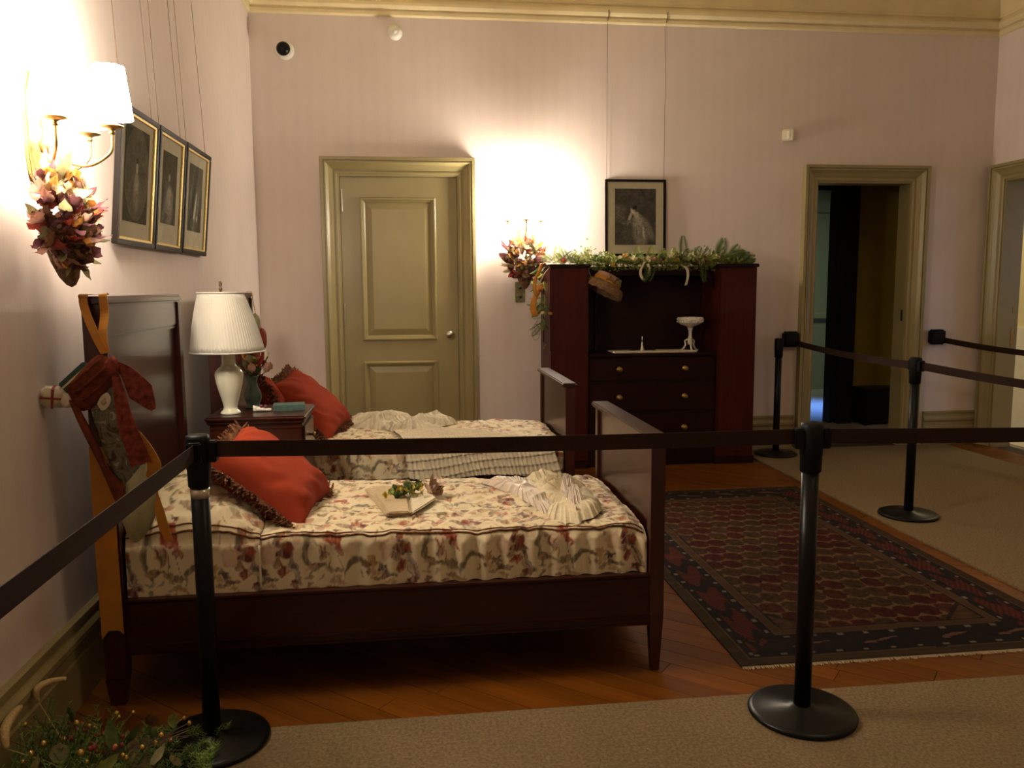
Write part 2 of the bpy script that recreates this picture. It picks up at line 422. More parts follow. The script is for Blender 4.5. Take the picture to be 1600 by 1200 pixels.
for k, t in enumerate((0.85, 1.0, 1.15, 0.94)):
    PLANK.append(wood('honey_oak_plank_%s' % 'abcd'[k], (0.095 * t, 0.028 * t, 0.002 * t), (0.14 * t, 0.044 * t, 0.0035 * t), 0.45, 'Y', 4, spec=0.12))
# ================================================================== THE SETTING
XL, XR, YB, YF, ZC = -1.206, 5.186, 6.93, -1.6, 4.12
D1 = (-0.557, 0.421, 2.372)          # closed olive door: opening x0, x1, height
D2 = (3.545, 4.430, 2.353)           # open doorway in the back wall
D3 = (5.35, 6.745, 2.36)             # open doorway in the side wall: y0, y1, height
WT = 0.17
JW = 0.19

floor_o = struct(MB().box(XL - 0.2, XR + 0.4, YF - 0.2, YB + 0.3, -0.10, -0.012).build('floor', M['floor_base']), 'honey oak plank floor')
def clip(poly, axis, lim, keep_less):
    out = []
    for i in range(len(poly)):
        a, b = poly[i], poly[(i + 1) % len(poly)]
        ia = (a[axis] <= lim) == keep_less; ib = (b[axis] <= lim) == keep_less
        if ia: out.append(a)
        if ia != ib:
            t = (lim - a[axis]) / (b[axis] - a[axis])
            out.append((a[0] + (b[0] - a[0]) * t, a[1] + (b[1] - a[1]) * t))
    return out
PA = math.radians(-41.0)              # the planks run on the slant across the room
PW = 0.098
ca, sa = math.cos(PA), math.sin(PA)
rr = random.Random(3)
for (rx0, rx1, ry0, ry1) in ((XL + 0.01, 2.90, 2.56, YB - 0.01), (4.72, XR - 0.005, 5.0, YB - 0.01)):
    cxr, cyr = (rx0 + rx1) / 2, (ry0 + ry1) / 2
    half = math.hypot(rx1 - rx0, ry1 - ry0) / 2 + 0.1
    k = -int(half / PW) - 1
    while k * PW < half:
        t = -half - rr.random() * 1.6
        while t < half:
            L = 1.5 + rr.random() * 1.1
            g = 0.0013
            q = [(t + g, k * PW + g), (t + L - g, k * PW + g), (t + L - g, (k + 1) * PW - g), (t + g, (k + 1) * PW - g)]
            w = [(cxr + a * ca - b * sa, cyr + a * sa + b * ca) for a, b in q]
            for ax, lim, less in ((0, rx0, False), (0, rx1, True), (1, ry0, False), (1, ry1, True)):
                if w: w = clip(w, ax, lim, less)
            if len(w) >= 3:
                ar = abs(sum(w[i][0] * w[(i + 1) % len(w)][1] - w[(i + 1) % len(w)][0] * w[i][1] for i in range(len(w)))) / 2
                if ar > 0.002:
                    mx = sum(p[0] for p in w) / len(w); my = sum(p[1] for p in w) / len(w)
                    R2 = lambda x, y: ((x - mx) * (-sa) + (y - my) * ca, -((x - mx) * ca + (y - my) * sa))
                    loc = [R2(*p) for p in w]
                    dz = rr.uniform(-0.0006, 0.0006)
                    mb = MB().prism(loc, -0.012, dz, lambda a, b, z: (a, b, z))
                    o = mb.build('plank', PLANK[rr.randrange(4)])
                    o.matrix_basis = Matrix.Translation((mx, my, 0)) @ Matrix(((-sa, -ca, 0, 0), (ca, -sa, 0, 0), (0, 0, 1, 0), (0, 0, 0, 1)))
                    o.parent = floor_o
            t += L
        k += 1

# carpet runner: along the front of the room and down its far side
cm = MB()
cm.prism([(XL + 0.03, YF + 0.05), (4.82, YF + 0.05), (4.82, 6.86), (2.86, 6.86), (2.86, 2.652), (XL + 0.03, 2.652)], 0.0, 0.011, lambda a, b, z: (a, b, z))
tag(cm.build('carpet', M['carpet']), 'pale beige carpet runner turning the corner around the roped-off wooden floor', 'carpet')

# walls
def wall_y(name, y0, y1, x0, x1, z1, holes):
    mb = MB(); x = x0
    for a, b, h in sorted(holes):
        mb.box(x, a, y0, y1, -0.05, z1); mb.box(a, b, y0, y1, h, z1); x = b
    mb.box(x, x1, y0, y1, -0.05, z1)
    return struct(mb.build(name, M['paper']))
def wall_x(name, x0, x1, y0, y1, z1, holes):
    mb = MB(); y = y0
    for a, b, h in sorted(holes):
        mb.box(x0, x1, y, a, -0.05, z1); mb.box(x0, x1, a, b, h, z1); y = b
    mb.box(x0, x1, y, y1, -0.05, z1)
    return struct(mb.build(name, M['paper']))
wall_y('wall_back', YB, YB + WT, XL - 0.2, XR + JW - 0.01, ZC + 0.1, [D1, D2])
wall_x('wall_left', XL - 0.2, XL, YF - 0.2, YB, ZC + 0.1, [])
wall_x('wall_right', XR, XR + JW, YF - 0.2, YB, ZC + 0.1, [D3])
wall_y('wall_front', YF - 0.2, YF, XL, XR, ZC + 0.1, [])
struct(MB().box(XL - 0.2, XR + 0.35, YF - 0.2, YB + WT, ZC, ZC + 0.1).build('ceiling', M['ceiling']))

# cornice swept around the room
prof = [(0, 3.605), (0.012, 3.61), (0.02, 3.618), (0.022, 3.642), (0.008, 3.650), (0.012, 3.657), (0.034, 3.664), (0.050, 3.682), (0.052, 3.702),
        (0.042, 3.722), (0.022, 3.732), (0.020, 3.742), (0.036, 3.750), (0.040, 3.765), (0.030, 3.772), (0.034, 3.80), (0.05, 3.90), (0.085, 3.98), (0.15, 4.05), (0.24, 4.09), (0.26, ZC), (0, ZC)]
mb = MB(); vs = []; fs = []; k = len(prof)
for cx_, cy_, sx_, sy_ in ((XL, YF, 1, 1), (XR, YF, -1, 1), (XR, YB, -1, -1), (XL, YB, 1, -1)):
    for b, z in prof: vs.append((cx_ + sx_ * b, cy_ + sy_ * b, z))
for c in range(4):
    d = (c + 1) % 4
    for q in range(k - 1): fs.append((c * k + q, d * k + q, d * k + q + 1, c * k + q + 1))
mb.add(vs, fs)
struct(mb.build('trim_1', M['cornice']), 'gold painted plaster cornice')

# baseboards (stepped profile with a bead at the top)
bprof = [(0, 0), (0.030, 0), (0.030, 0.165), (0.024, 0.172), (0.024, 0.205), (0.028, 0.210), (0.034, 0.222), (0.034, 0.240), (0.026, 0.252), (0.018, 0.262), (0.018, 0.280), (0.024, 0.285), (0.024, 0.297), (0.014, 0.303), (0, 0.303)]
def base_y(name, segs):
    mb = MB()
    for x0, x1 in segs: mb.prism(bprof, x0, x1, lambda b, z, t: (t, YB - b, z))
    struct(mb.build(name, M['olive']))
base_y('baseboard_back', [(XL, -0.690), (0.555, 3.392), (4.640, XR)])
struct(MB().prism(bprof, YF, YB, lambda b, z, t: (XL + b, t, z)).build('baseboard_left', M['olive']))
struct(MB().prism(bprof, YF, D3[0] - 0.14, lambda b, z, t: (XR - b, t, z)).build('baseboard_right', M['olive']))

# door casings
cprof = [(0.0, 0.0), (0.0, 0.012), (0.010, 0.018), (0.022, 0.018), (0.026, 0.012), (0.034, 0.012), (0.040, 0.020), (0.052, 0.026), (0.070, 0.036), (0.086, 0.052), (0.092, 0.060), (0.100, 0.060), (0.102, 0.052), (0.108, 0.052), (0.110, 0.066), (0.134, 0.066), (0.136, 0.060), (0.136, 0.0)]
def casing(name, a0, a1, top, fn, z0=0.0):
    mb = MB(); n = len(cprof); vs = []; fs = []
    for a, b in cprof:
        vs += [fn(a0 - a, b, z0), fn(a0 - a, b, top + a), fn(a1 + a, b, top + a), fn(a1 + a, b, z0)]
    for q in range(n - 1):
        for s_ in range(3): fs.append((q * 4 + s_, q * 4 + s_ + 1, (q + 1) * 4 + s_ + 1, (q + 1) * 4 + s_))
    mb.add(vs, fs)
    return struct(mb.build(name, M['olive']))
fy = lambda a, b, z: (a, YB - b, z)
fx = lambda a, b, z: (XR - b, a, z)
casing('trim_2', D1[0], D1[1], D1[2], fy)
casing('trim_3', D2[0], D2[1], D2[2], fy)
casing('trim_4', D3[0], D3[1], D3[2], fx)
# jambs lining the openings
def jambs_y(name, d, mat):
    t = 0.012
    MBj = MB().box(d[0], d[0] + t, YB - 0.001, YB + WT, 0, d[2]).box(d[1] - t, d[1], YB - 0.001, YB + WT, 0, d[2]).box(d[0] + t, d[1] - t, YB - 0.001, YB + WT, d[2] - t, d[2])
    return struct(MBj.build(name, mat))
jambs_y('trim_5', D1, M['olive']); jambs_y('trim_6', D2, M['olive'])
t_ = 0.012
j3 = struct(MB().box(XR - 0.001, XR + JW, D3[0], D3[0] + t_, 0, D3[2]).box(XR - 0.001, XR + JW, D3[1] - t_, D3[1], 0, D3[2]).box(XR - 0.001, XR + JW, D3[0] + t_, D3[1] - t_, D3[2] - t_, D3[2]).build('trim_7', M['olive']))
# lock strike plates let into the far jambs
MB().box(XR + 0.13, XR + 0.16, D3[1] - t_ - 0.003, D3[1] - t_ + 0.001, 0.90, 1.06).box(XR + 0.135, XR + 0.155, D3[1] - t_ - 0.003, D3[1] - t_ + 0.001, 1.20, 1.26).build('strike_plate', M['brass'], j3)
sp2 = MB().box(D2[1] - t_ - 0.004, D2[1] - t_ + 0.001, YB + 0.03, YB + 0.055, 1.13, 1.23).build('strike_plate', M['hall_dark'], bpy.data.objects['trim_6'])

# closed panelled door
dx0, dx1, dz0, dz1 = D1[0] + 0.014, D1[1] - 0.014, 0.008, D1[2] - 0.014
DY = YB + 0.035                          # face of the leaf
door = struct(MB().box(dx0, dx1, DY + 0.012, DY + 0.045, dz0, dz1).build('door_1', M['olive']), 'closed olive green panelled door')
stile = 0.155
px0, px1 = dx0 + stile, dx1 - stile - 0.02
rails = [(dz0, 0.22), (0.845, 1.02), (2.195, dz1)]
fr_ = MB()
fr_.box(dx0, px0, DY, DY + 0.012, dz0, dz1).box(px1, dx1, DY, DY + 0.012, dz0, dz1)
for z0, z1 in rails: fr_.box(px0, px1, DY, DY + 0.012, z0, z1)
fr_.build('stile_and_rail_frame', M['olive'], door)
for z0, z1 in ((0.22, 0.845), (1.02, 2.195)):
    # bolection moulding round the panel
    mp = [(0, 0.0), (0.0, 0.010), (0.008, 0.016), (0.018, 0.016), (0.022, 0.008), (0.034, 0.002), (0.044, -0.008)]
    mbm = MB(); vs = []; fs = []
    for a, b in mp:
        vs += [(px0 + a, DY - b, z0 + a), (px1 - a, DY - b, z0 + a), (px1 - a, DY - b, z1 - a), (px0 + a, DY - b, z1 - a)]
    for q in range(len(mp) - 1):
        for s_ in range(4): fs.append((q * 4 + s_, q * 4 + (s_ + 1) % 4, (q + 1) * 4 + (s_ + 1) % 4, (q + 1) * 4 + s_))
    mbm.add(vs, fs).build('panel_moulding', M['olive'], door)
    i0, i1 = 0.044, 0.095
    vs = [(px0 + i0, DY + 0.010, z0 + i0), (px1 - i0, DY + 0.010, z0 + i0), (px1 - i0, DY + 0.010, z1 - i0), (px0 + i0, DY + 0.010, z1 - i0),
          (px0 + i1, DY - 0.002, z0 + i1), (px1 - i1, DY - 0.002, z0 + i1), (px1 - i1, DY - 0.002, z1 - i1), (px0 + i1, DY - 0.002, z1 - i1)]
    MB().add(vs, [(0, 1, 5, 4), (1, 2, 6, 5), (2, 3, 7, 6), (3, 0, 4, 7), (4, 5, 6, 7)]).build('raised_panel', M['olive'], door)
for zc in (2.17, 1.24, 0.35):
    hg = MB().box(dx0 - 0.016, dx0 + 0.004, DY - 0.010, DY + 0.004, zc - 0.075, zc + 0.075).build('hinge', M['olive'], door)
    MB().tube([(dx0 + 0.012, DY - 0.014, zc - 0.09), (dx0 + 0.012, DY - 0.014, zc + 0.09)], 0.008, 10).build('hinge_pin', M['nickel'], hg)
kx, kz = 0.330, 1.066
Mk = Matrix.Rotation(PI / 2, 3, 'X')
kb = MB().lathe([(0.0, 0.0), (0.026, 0.0), (0.026, 0.004), (0.010, 0.010), (0.009, 0.03), (0.018, 0.036), (0.030, 0.05), (0.032, 0.062), (0.026, 0.074), (0.0, 0.078)], (kx, DY, kz), 20, m=Mk)
kb.build('door_knob', M['nickel'], door, smooth=True)
MB().box(kx - 0.012, kx + 0.012, DY - 0.003, DY, kz - 0.12, kz - 0.06).build('keyhole_plate', M['olive'], door)

# --- hallway beyond the open doorway
HY0 = YB + WT
struct(MB().box(2.3, 5.44, HY0, 8.2, -0.10, 0.0).box(2.3, 6.9, 8.2, 11.2, -0.10, 0.0).build('floor_hallway', M['hallfloor']))
hw = MB().box(4.62, 5.46, 8.20, 8.32, 0, 3.0)
struct(hw.build('wall_hallway', M['hall_wall']), 'ochre hallway wall')
struct(MB().box(2.2, 2.3, HY0, 11.2, 0, 3.0).build('wall_hallway_side', M['hall_wall']))
struct(MB().box(2.2, 6.9, 11.2, 11.3, 0, 3.0).build('wall_hallway_end', M['hall_green']))
struct(MB().box(XR + JW - 0.012, 5.46, HY0, 8.20, 0, 3.0).build('wall_hallway_far', M['hall_wall']))
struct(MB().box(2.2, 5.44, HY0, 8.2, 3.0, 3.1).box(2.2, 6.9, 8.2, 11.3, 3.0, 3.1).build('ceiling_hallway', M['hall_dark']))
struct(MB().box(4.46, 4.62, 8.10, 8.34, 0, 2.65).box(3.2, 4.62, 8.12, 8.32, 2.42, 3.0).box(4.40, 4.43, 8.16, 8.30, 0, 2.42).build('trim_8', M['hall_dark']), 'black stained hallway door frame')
# pale green panelled door and its frame beyond
dd = struct(MB().box(4.9, 6.0, 10.9, 10.96, 0, 2.45).build('door_2', M['hall_green']), 'pale green door far down the hallway')
for xx in (4.93, 5.06, 5.20, 5.34): MB().box(xx, xx + 0.03, 10.87, 10.9, 0.02, 2.40).build('door_batten', M['hall_green'], dd)
MB().box(4.9, 6.0, 10.86, 10.9, 1.0, 1.06).build('rail', M['hall_green'], dd)
MB().box(4.85, 6.05, 10.84, 10.9, 2.45, 2.60).build('head_casing', M['hall_green'], dd)
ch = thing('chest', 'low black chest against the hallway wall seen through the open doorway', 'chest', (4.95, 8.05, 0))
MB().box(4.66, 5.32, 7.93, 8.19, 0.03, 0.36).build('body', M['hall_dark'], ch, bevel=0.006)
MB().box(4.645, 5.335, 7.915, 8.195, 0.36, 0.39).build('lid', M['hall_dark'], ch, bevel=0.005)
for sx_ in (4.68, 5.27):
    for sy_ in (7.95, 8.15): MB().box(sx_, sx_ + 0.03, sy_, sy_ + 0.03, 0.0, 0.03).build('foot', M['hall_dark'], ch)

# --- side room beyond the doorway in the other wall
SX0 = XR + JW
struct(MB().box(SX0, 8.2, 4.0, 8.0, -0.10, 0.0).build('floor_side_room', M['hallfloor']))
struct(MB().box(8.2, 8.3, 4.0, 8.0, 0, 3.4).build('wall_side_room', M['cream_wall']))
struct(MB().box(5.46, 8.3, 8.0, 8.1, 0, 3.4).build('wall_side_room_end', M['cream_wall']), 'cream wall of the next room')
struct(MB().box(SX0, 8.3, 3.9, 4.0, 0, 3.4).build('wall_side_room_near', M['cream_wall']))
struct(MB().box(SX0, 8.3, 3.9, 8.1, 3.4, 3.5).build('ceiling_side_room', M['ceiling']))
struct(MB().box(5.46, 8.2, 7.965, 8.0, 0, 1.0).build('trim_9', M['white_paint']), 'white wainscot of the next room')
mat_ = MB().box(SX0 + 0.02, 7.0, 5.7, 7.3, 0.0, 0.012)
tag(mat_.build('bath_mat', M['cream_cloth']), 'cream floor mat just inside the bright side doorway', 'mat')
# ================================================================== BEDS
BN, BF = 2.885, 3.815                 # near and far side of the first bed
HX0, HX1, FX0, FX1 = -1.085, -1.005, 0.872, 0.926
BED_DY = 1.685                        # the second bed stands this much further back
bed = thing('bed', 'nearer twin bed with dark mahogany headboard and tapering legs, before the nightstand', 'bed', (0, 3.35, 0), 'twin mahogany beds')
hb = MB().box(HX0 + 0.02, HX1 - 0.022, BN + 0.05, BF - 0.05, 0.42, 1.39).build('headboard', M['mahog_y'], bed)
MB().box(HX0 + 0.012, HX1 - 0.008, BN + 0.05, BF - 0.05, 1.30, 1.40).build('top_rail', M['mahog_y'], hb, bevel=0.004)
MB().box(HX0 + 0.012, HX1 - 0.008, BN + 0.05, BF - 0.05, 0.42, 0.66).build('lower_rail', M['mahog_y'], hb, bevel=0.004)
MB().box(HX0 + 0.002, HX1 + 0.004, BN - 0.006, BF + 0.006, 1.40, 1.432).build('cap', M['mahog_y'], hb, bevel=0.009, segs=3)
MB().box(HX1 - 0.024, HX1 - 0.012, BN + 0.05, BF - 0.05, 1.285, 1.30).build('bead', M['mahog_y'], hb, bevel=0.004)
MB().box(HX1 - 0.024, HX1 - 0.010, BN + 0.05, BF - 0.05, 0.66, 0.674).build('bead', M['mahog_y'], hb, bevel=0.004)
for y0, y1 in ((BN, BN + 0.05), (BF - 0.05, BF)):
    MB().box(HX0 + 0.006, HX1, y0, y1, 0.10, 1.40).frustum((HX0 + HX1) / 2, (y0 + y1) / 2, 0.0, 0.10, 0.024, 0.018, 0.037, 0.025).build('headboard_post', M['mahog_z'], bed, bevel=0.003)
fb = MB().box(FX0 + 0.012, FX1 - 0.012, BN + 0.048, BF - 0.048, 0.20, 0.885).build('footboard', M['mahog_y'], bed)
MB().box(FX0 - 0.018, FX1 + 0.012, BN - 0.010, BF + 0.010, 0.885, 0.909).build('cap', M['mahog_y'], fb, bevel=0.006)
for y0, y1 in ((BN, BN + 0.05), (BF - 0.05, BF)):
    MB().box(FX0, FX1, y0, y1, 0.22, 0.885).frustum((FX0 + FX1) / 2, (y0 + y1) / 2, 0.0, 0.22, 0.0155, 0.0155, 0.027, 0.025).build('leg', M['mahog_z'], bed, bevel=0.0025)
for y0, s_ in ((BN + 0.006, -1), (BF - 0.034, 1)):
    rl = MB().box(HX1 - 0.01, FX0 + 0.004, y0, y0 + 0.028, 0.185, 0.372).build('side_rail', M['mahog'], bed, bevel=0.003)
    yy = y0 - 0.006 if s_ < 0 else y0 + 0.028
    MB().box(HX1, FX0, yy, yy + 0.006, 0.185, 0.193).build('bead', M['mahog'], rl, bevel=0.002)
    MB().box(HX1, FX0, yy, yy + 0.006, 0.215, 0.222).build('bead', M['mahog'], rl, bevel=0.002)
    MB().box(HX1, FX0, y0 - 0.004, y0 + 0.032, 0.372, 0.382).build('rail_lip', M['mahog'], rl, bevel=0.003)
MB().box(HX1, FX0, BN + 0.05, BF - 0.05, 0.24, 0.28).build('slat_base', M['cabdark'], bed)
bed_b = copy_tree(bed)
bed_b.location = (0, 3.35 + BED_DY, 0)
tag(bed_b, 'farther twin mahogany bed, between the nightstand and the olive door', 'bed', 'twin mahogany beds')

# ---------------------------------------------------------------- floral print for the bedspreads
TU, TV = 0.42, 0.40
CRM = np.array((0.68, 0.57, 0.37))
MOT = []          # kind, u, v, a, b, angle, colour, strength, wobble
def mo(kind, zx, zy, a, b, ang, col, st=1.0, wob=0.25):
    MOT.append((kind, (zx - 50) / 2363.0, (1000 - zy) / 2363.0, a / 2363.0, b / 2363.0, math.radians(ang), np.array(col), st, wob))
MAR, RED, BRN, OLV, PNK, PLM, OCH = (0.12, 0.022, 0.016), (0.30, 0.045, 0.014), (0.15, 0.070, 0.032), (0.16, 0.125, 0.062), (0.46, 0.25, 0.16), (0.10, 0.055, 0.055), (0.34, 0.19, 0.06)
mo('e', 140, 700, 75, 70, 0, PNK, 0.75); mo('e', 150, 705, 48, 46, 0, (0.60, 0.46, 0.31), 0.8)
mo('e', 225, 620, 30, 62, -28, MAR); mo('e', 240, 600, 16, 40, -20, RED, 0.9)
mo('e', 270, 705, 72, 52, 15, MAR); mo('e', 300, 690, 34, 28, 30, RED, 0.8)
mo('e', 210, 770, 40, 30, 40, BRN, 0.8); mo('e', 250, 830, 46, 44, 0, RED, 0.85); mo('e', 238, 822, 28, 30, 0, MAR, 0.8)
mo('e', 345, 850, 34, 120, 28, PLM, 0.85, 0.1); mo('e', 322, 838, 9, 95, 28, (0.6, 0.48, 0.33), 0.9, 0.05); mo('e', 366, 850, 8, 90, 28, (0.5, 0.38, 0.26), 0.8, 0.05)
mo('e', 340, 950, 46, 36, 0, MAR, 0.9); mo('e', 370, 610, 40, 38, 0, (0.50, 0.34, 0.21), 0.7); mo('e', 175, 900, 36, 34, 0, OLV, 0.8); mo('e', 105, 905, 50, 22, 30, BRN, 0.7)
mo('e', 650, 600, 55, 40, 20, RED, 1.0, 0.35); mo('e', 700, 640, 34, 44, 0, RED, 0.95, 0.35); mo('e', 710, 690, 46, 24, -30, (0.30, 0.06, 0.03), 0.9)
mo('e', 578, 690, 46, 66, 0, PNK, 0.8); mo('e', 560, 690, 12, 58, 8, MAR, 0.85, 0.1); mo('e', 598, 700, 10, 56, -8, MAR, 0.7, 0.1); mo('e', 578, 640, 20, 16, 0, (0.6, 0.46, 0.31), 0.8)
mo('e', 628, 770, 4, 95, 6, OLV, 0.9, 0.0); mo('e', 715, 770, 4, 90, 22, OLV, 0.9, 0.0)
mo('e', 650, 850, 50, 34, 0, OLV, 0.75, 0.4); mo('e', 715, 850, 36, 30, 20, BRN, 0.7, 0.4); mo('e', 680, 930, 60, 26, 0, BRN, 0.6, 0.4)
mo('c', 500, 700, 85, 150, 0, OLV, 0.95); mo('c2', 560, 880, 90, 88, 0, OLV, 0.9); mo('c2', 860, 880, 110, 140, 0, (0.16, 0.125, 0.07), 1.0); mo('c', 520, 590, 60, 70, 0, BRN, 0.7)
mo('e', 990, 790, 44, 40, 0, OCH, 0.8, 0.4); mo('e', 935, 800, 26, 30, 0, BRN, 0.8); mo('e', 1010, 870, 40, 34, 0, OCH, 0.6, 0.4); mo('e', 965, 860, 24, 20, 0, MAR, 0.8)
mo('e', 1075, 835, 42, 34, 0, PLM, 0.9, 0.4); mo('e', 1100, 890, 60, 22, -25, PLM, 0.7); mo('e', 1030, 930, 44, 24, 0, OLV, 0.7)
mo('e', 1000, 620, 26, 50, 20, (0.50, 0.40, 0.26), 0.6); mo('e', 850, 600, 30, 44, 0, (0.5, 0.36, 0.24), 0.5); mo('e', 890, 680, 18, 40, -30, (0.48, 0.40, 0.28), 0.6)
# upper half of the repeat
mo('e', 560, 420, 60, 34, 10, RED, 0.8, 0.35); mo('e', 610, 400, 30, 44, 0, PNK, 0.8); mo('c2', 480, 440, 80, 80, 0, OLV, 0.8); mo('e', 330, 460, 60, 26, 20, MAR, 0.7, 0.3)
mo('e', 250, 410, 50, 40, 0, PNK, 0.8); mo('e', 250, 400, 24, 20, 0, RED, 0.7); mo('e', 150, 440, 26, 70, 50, OLV, 0.7, 0.1); mo('e', 90, 340, 50, 30, 0, OCH, 0.6, 0.4)
mo('e', 760, 420, 26, 90, 60, BRN, 0.7, 0.1); mo('e', 850, 380, 56, 40, 0, RED, 0.75, 0.35); mo('e', 910, 430, 34, 44, 0, MAR, 0.7); mo('e', 980, 340, 60, 30, 20, PNK, 0.8, 0.3)
mo('e', 420, 300, 56, 40, 0, RED, 0.7, 0.35); mo('e', 360, 260, 30, 60, 30, MAR, 0.7); mo('c', 640, 260, 70, 110, 0, OLV, 0.8); mo('e', 740, 220, 50, 36, 0, PNK, 0.8); mo('e', 740, 210, 26, 20, 0, MAR, 0.7)
mo('e', 180, 200, 60, 40, 0, PNK, 0.75); mo('e', 200, 190, 34, 30, 0, RED, 0.8); mo('e', 90, 160, 30, 70, -40, OLV, 0.7); mo('e', 880, 180, 40, 30, 0, OCH, 0.7); mo('e', 540, 140, 60, 24, 30, BRN, 0.7); mo('e', 960, 110, 50, 40, 0, RED, 0.6, 0.35)
_q = random.Random(77)
for _k in range(95):
    _c = _q.choice([OLV, BRN, PNK, MAR, RED, OLV, PNK, OCH, PLM])
    _big = _q.random() < 0.3
    _y = _q.uniform(60, 560) if _q.random() < 0.72 else _q.uniform(560, 1000)
    mo('e', _q.uniform(50, 1040), _y, _q.uniform(9, 18) * (1.8 if _big else 1), _q.uniform(20, 46) * (1.3 if _big else 1), _q.uniform(0, 180), _c, _q.uniform(0.45, 0.9), 0.3)
def print_at(u, v, seed=0):
    """colour of the floral cotton at cloth coordinates u, v (metres)"""
    u = np.asarray(u, float); v = np.asarray(v, float)
    wu = (vnoise(u * 38, v * 38, 3) - 0.5) * 0.020 + (vnoise(u * 90, v * 90, 5) - 0.5) * 0.006
    wv = (vnoise(u * 38, v * 38, 4) - 0.5) * 0.020 + (vnoise(u * 90, v * 90, 6) - 0.5) * 0.006
    uu, vv = u + wu, v + wv
    c = np.tile(CRM, u.shape + (1,))
    streak = vnoise(u * 160, v * 60, 8)
    for kind, mu, mv, a, b, an, col, st, wob in MOT:
        du = (uu - mu + TU / 2) % TU - TU / 2; dv = (vv - mv + TV / 2) % TV - TV / 2
        x = du * math.cos(an) + dv * math.sin(an); y = -du * math.sin(an) + dv * math.cos(an)
        r = np.sqrt((x / a) ** 2 + (y / b) ** 2)
        if kind == 'e':
            th = np.arctan2(y, x)
            r = r * (1 + wob * np.sin(5 * th + mu * 900) * 0.6)
            w = ss(1.08, 0.86, r)
        elif kind == 'c':
            r2 = np.sqrt(((x - 0.55 * a) / a) ** 2 + ((y - 0.1 * b) / b) ** 2)
            w = ss(1.06, 0.9, r) * ss(0.92, 1.06, r2)
        else:
            r2 = np.sqrt(((x - 0.12 * a) / a) ** 2 + ((y + 0.36 * b) / b) ** 2)
            w = ss(1.06, 0.9, r) * ss(0.92, 1.06, r2)
        w = (w * st * (0.55 + 0.75 * streak))[..., None]
        c = c * (1 - np.clip(w, 0, 1)) + col * np.clip(w, 0, 1)
    return c
M['spread'] = vcol('floral_cotton', 0.7, 0.08, 220, bump=0.15, bscale=260, sheen=0.15)

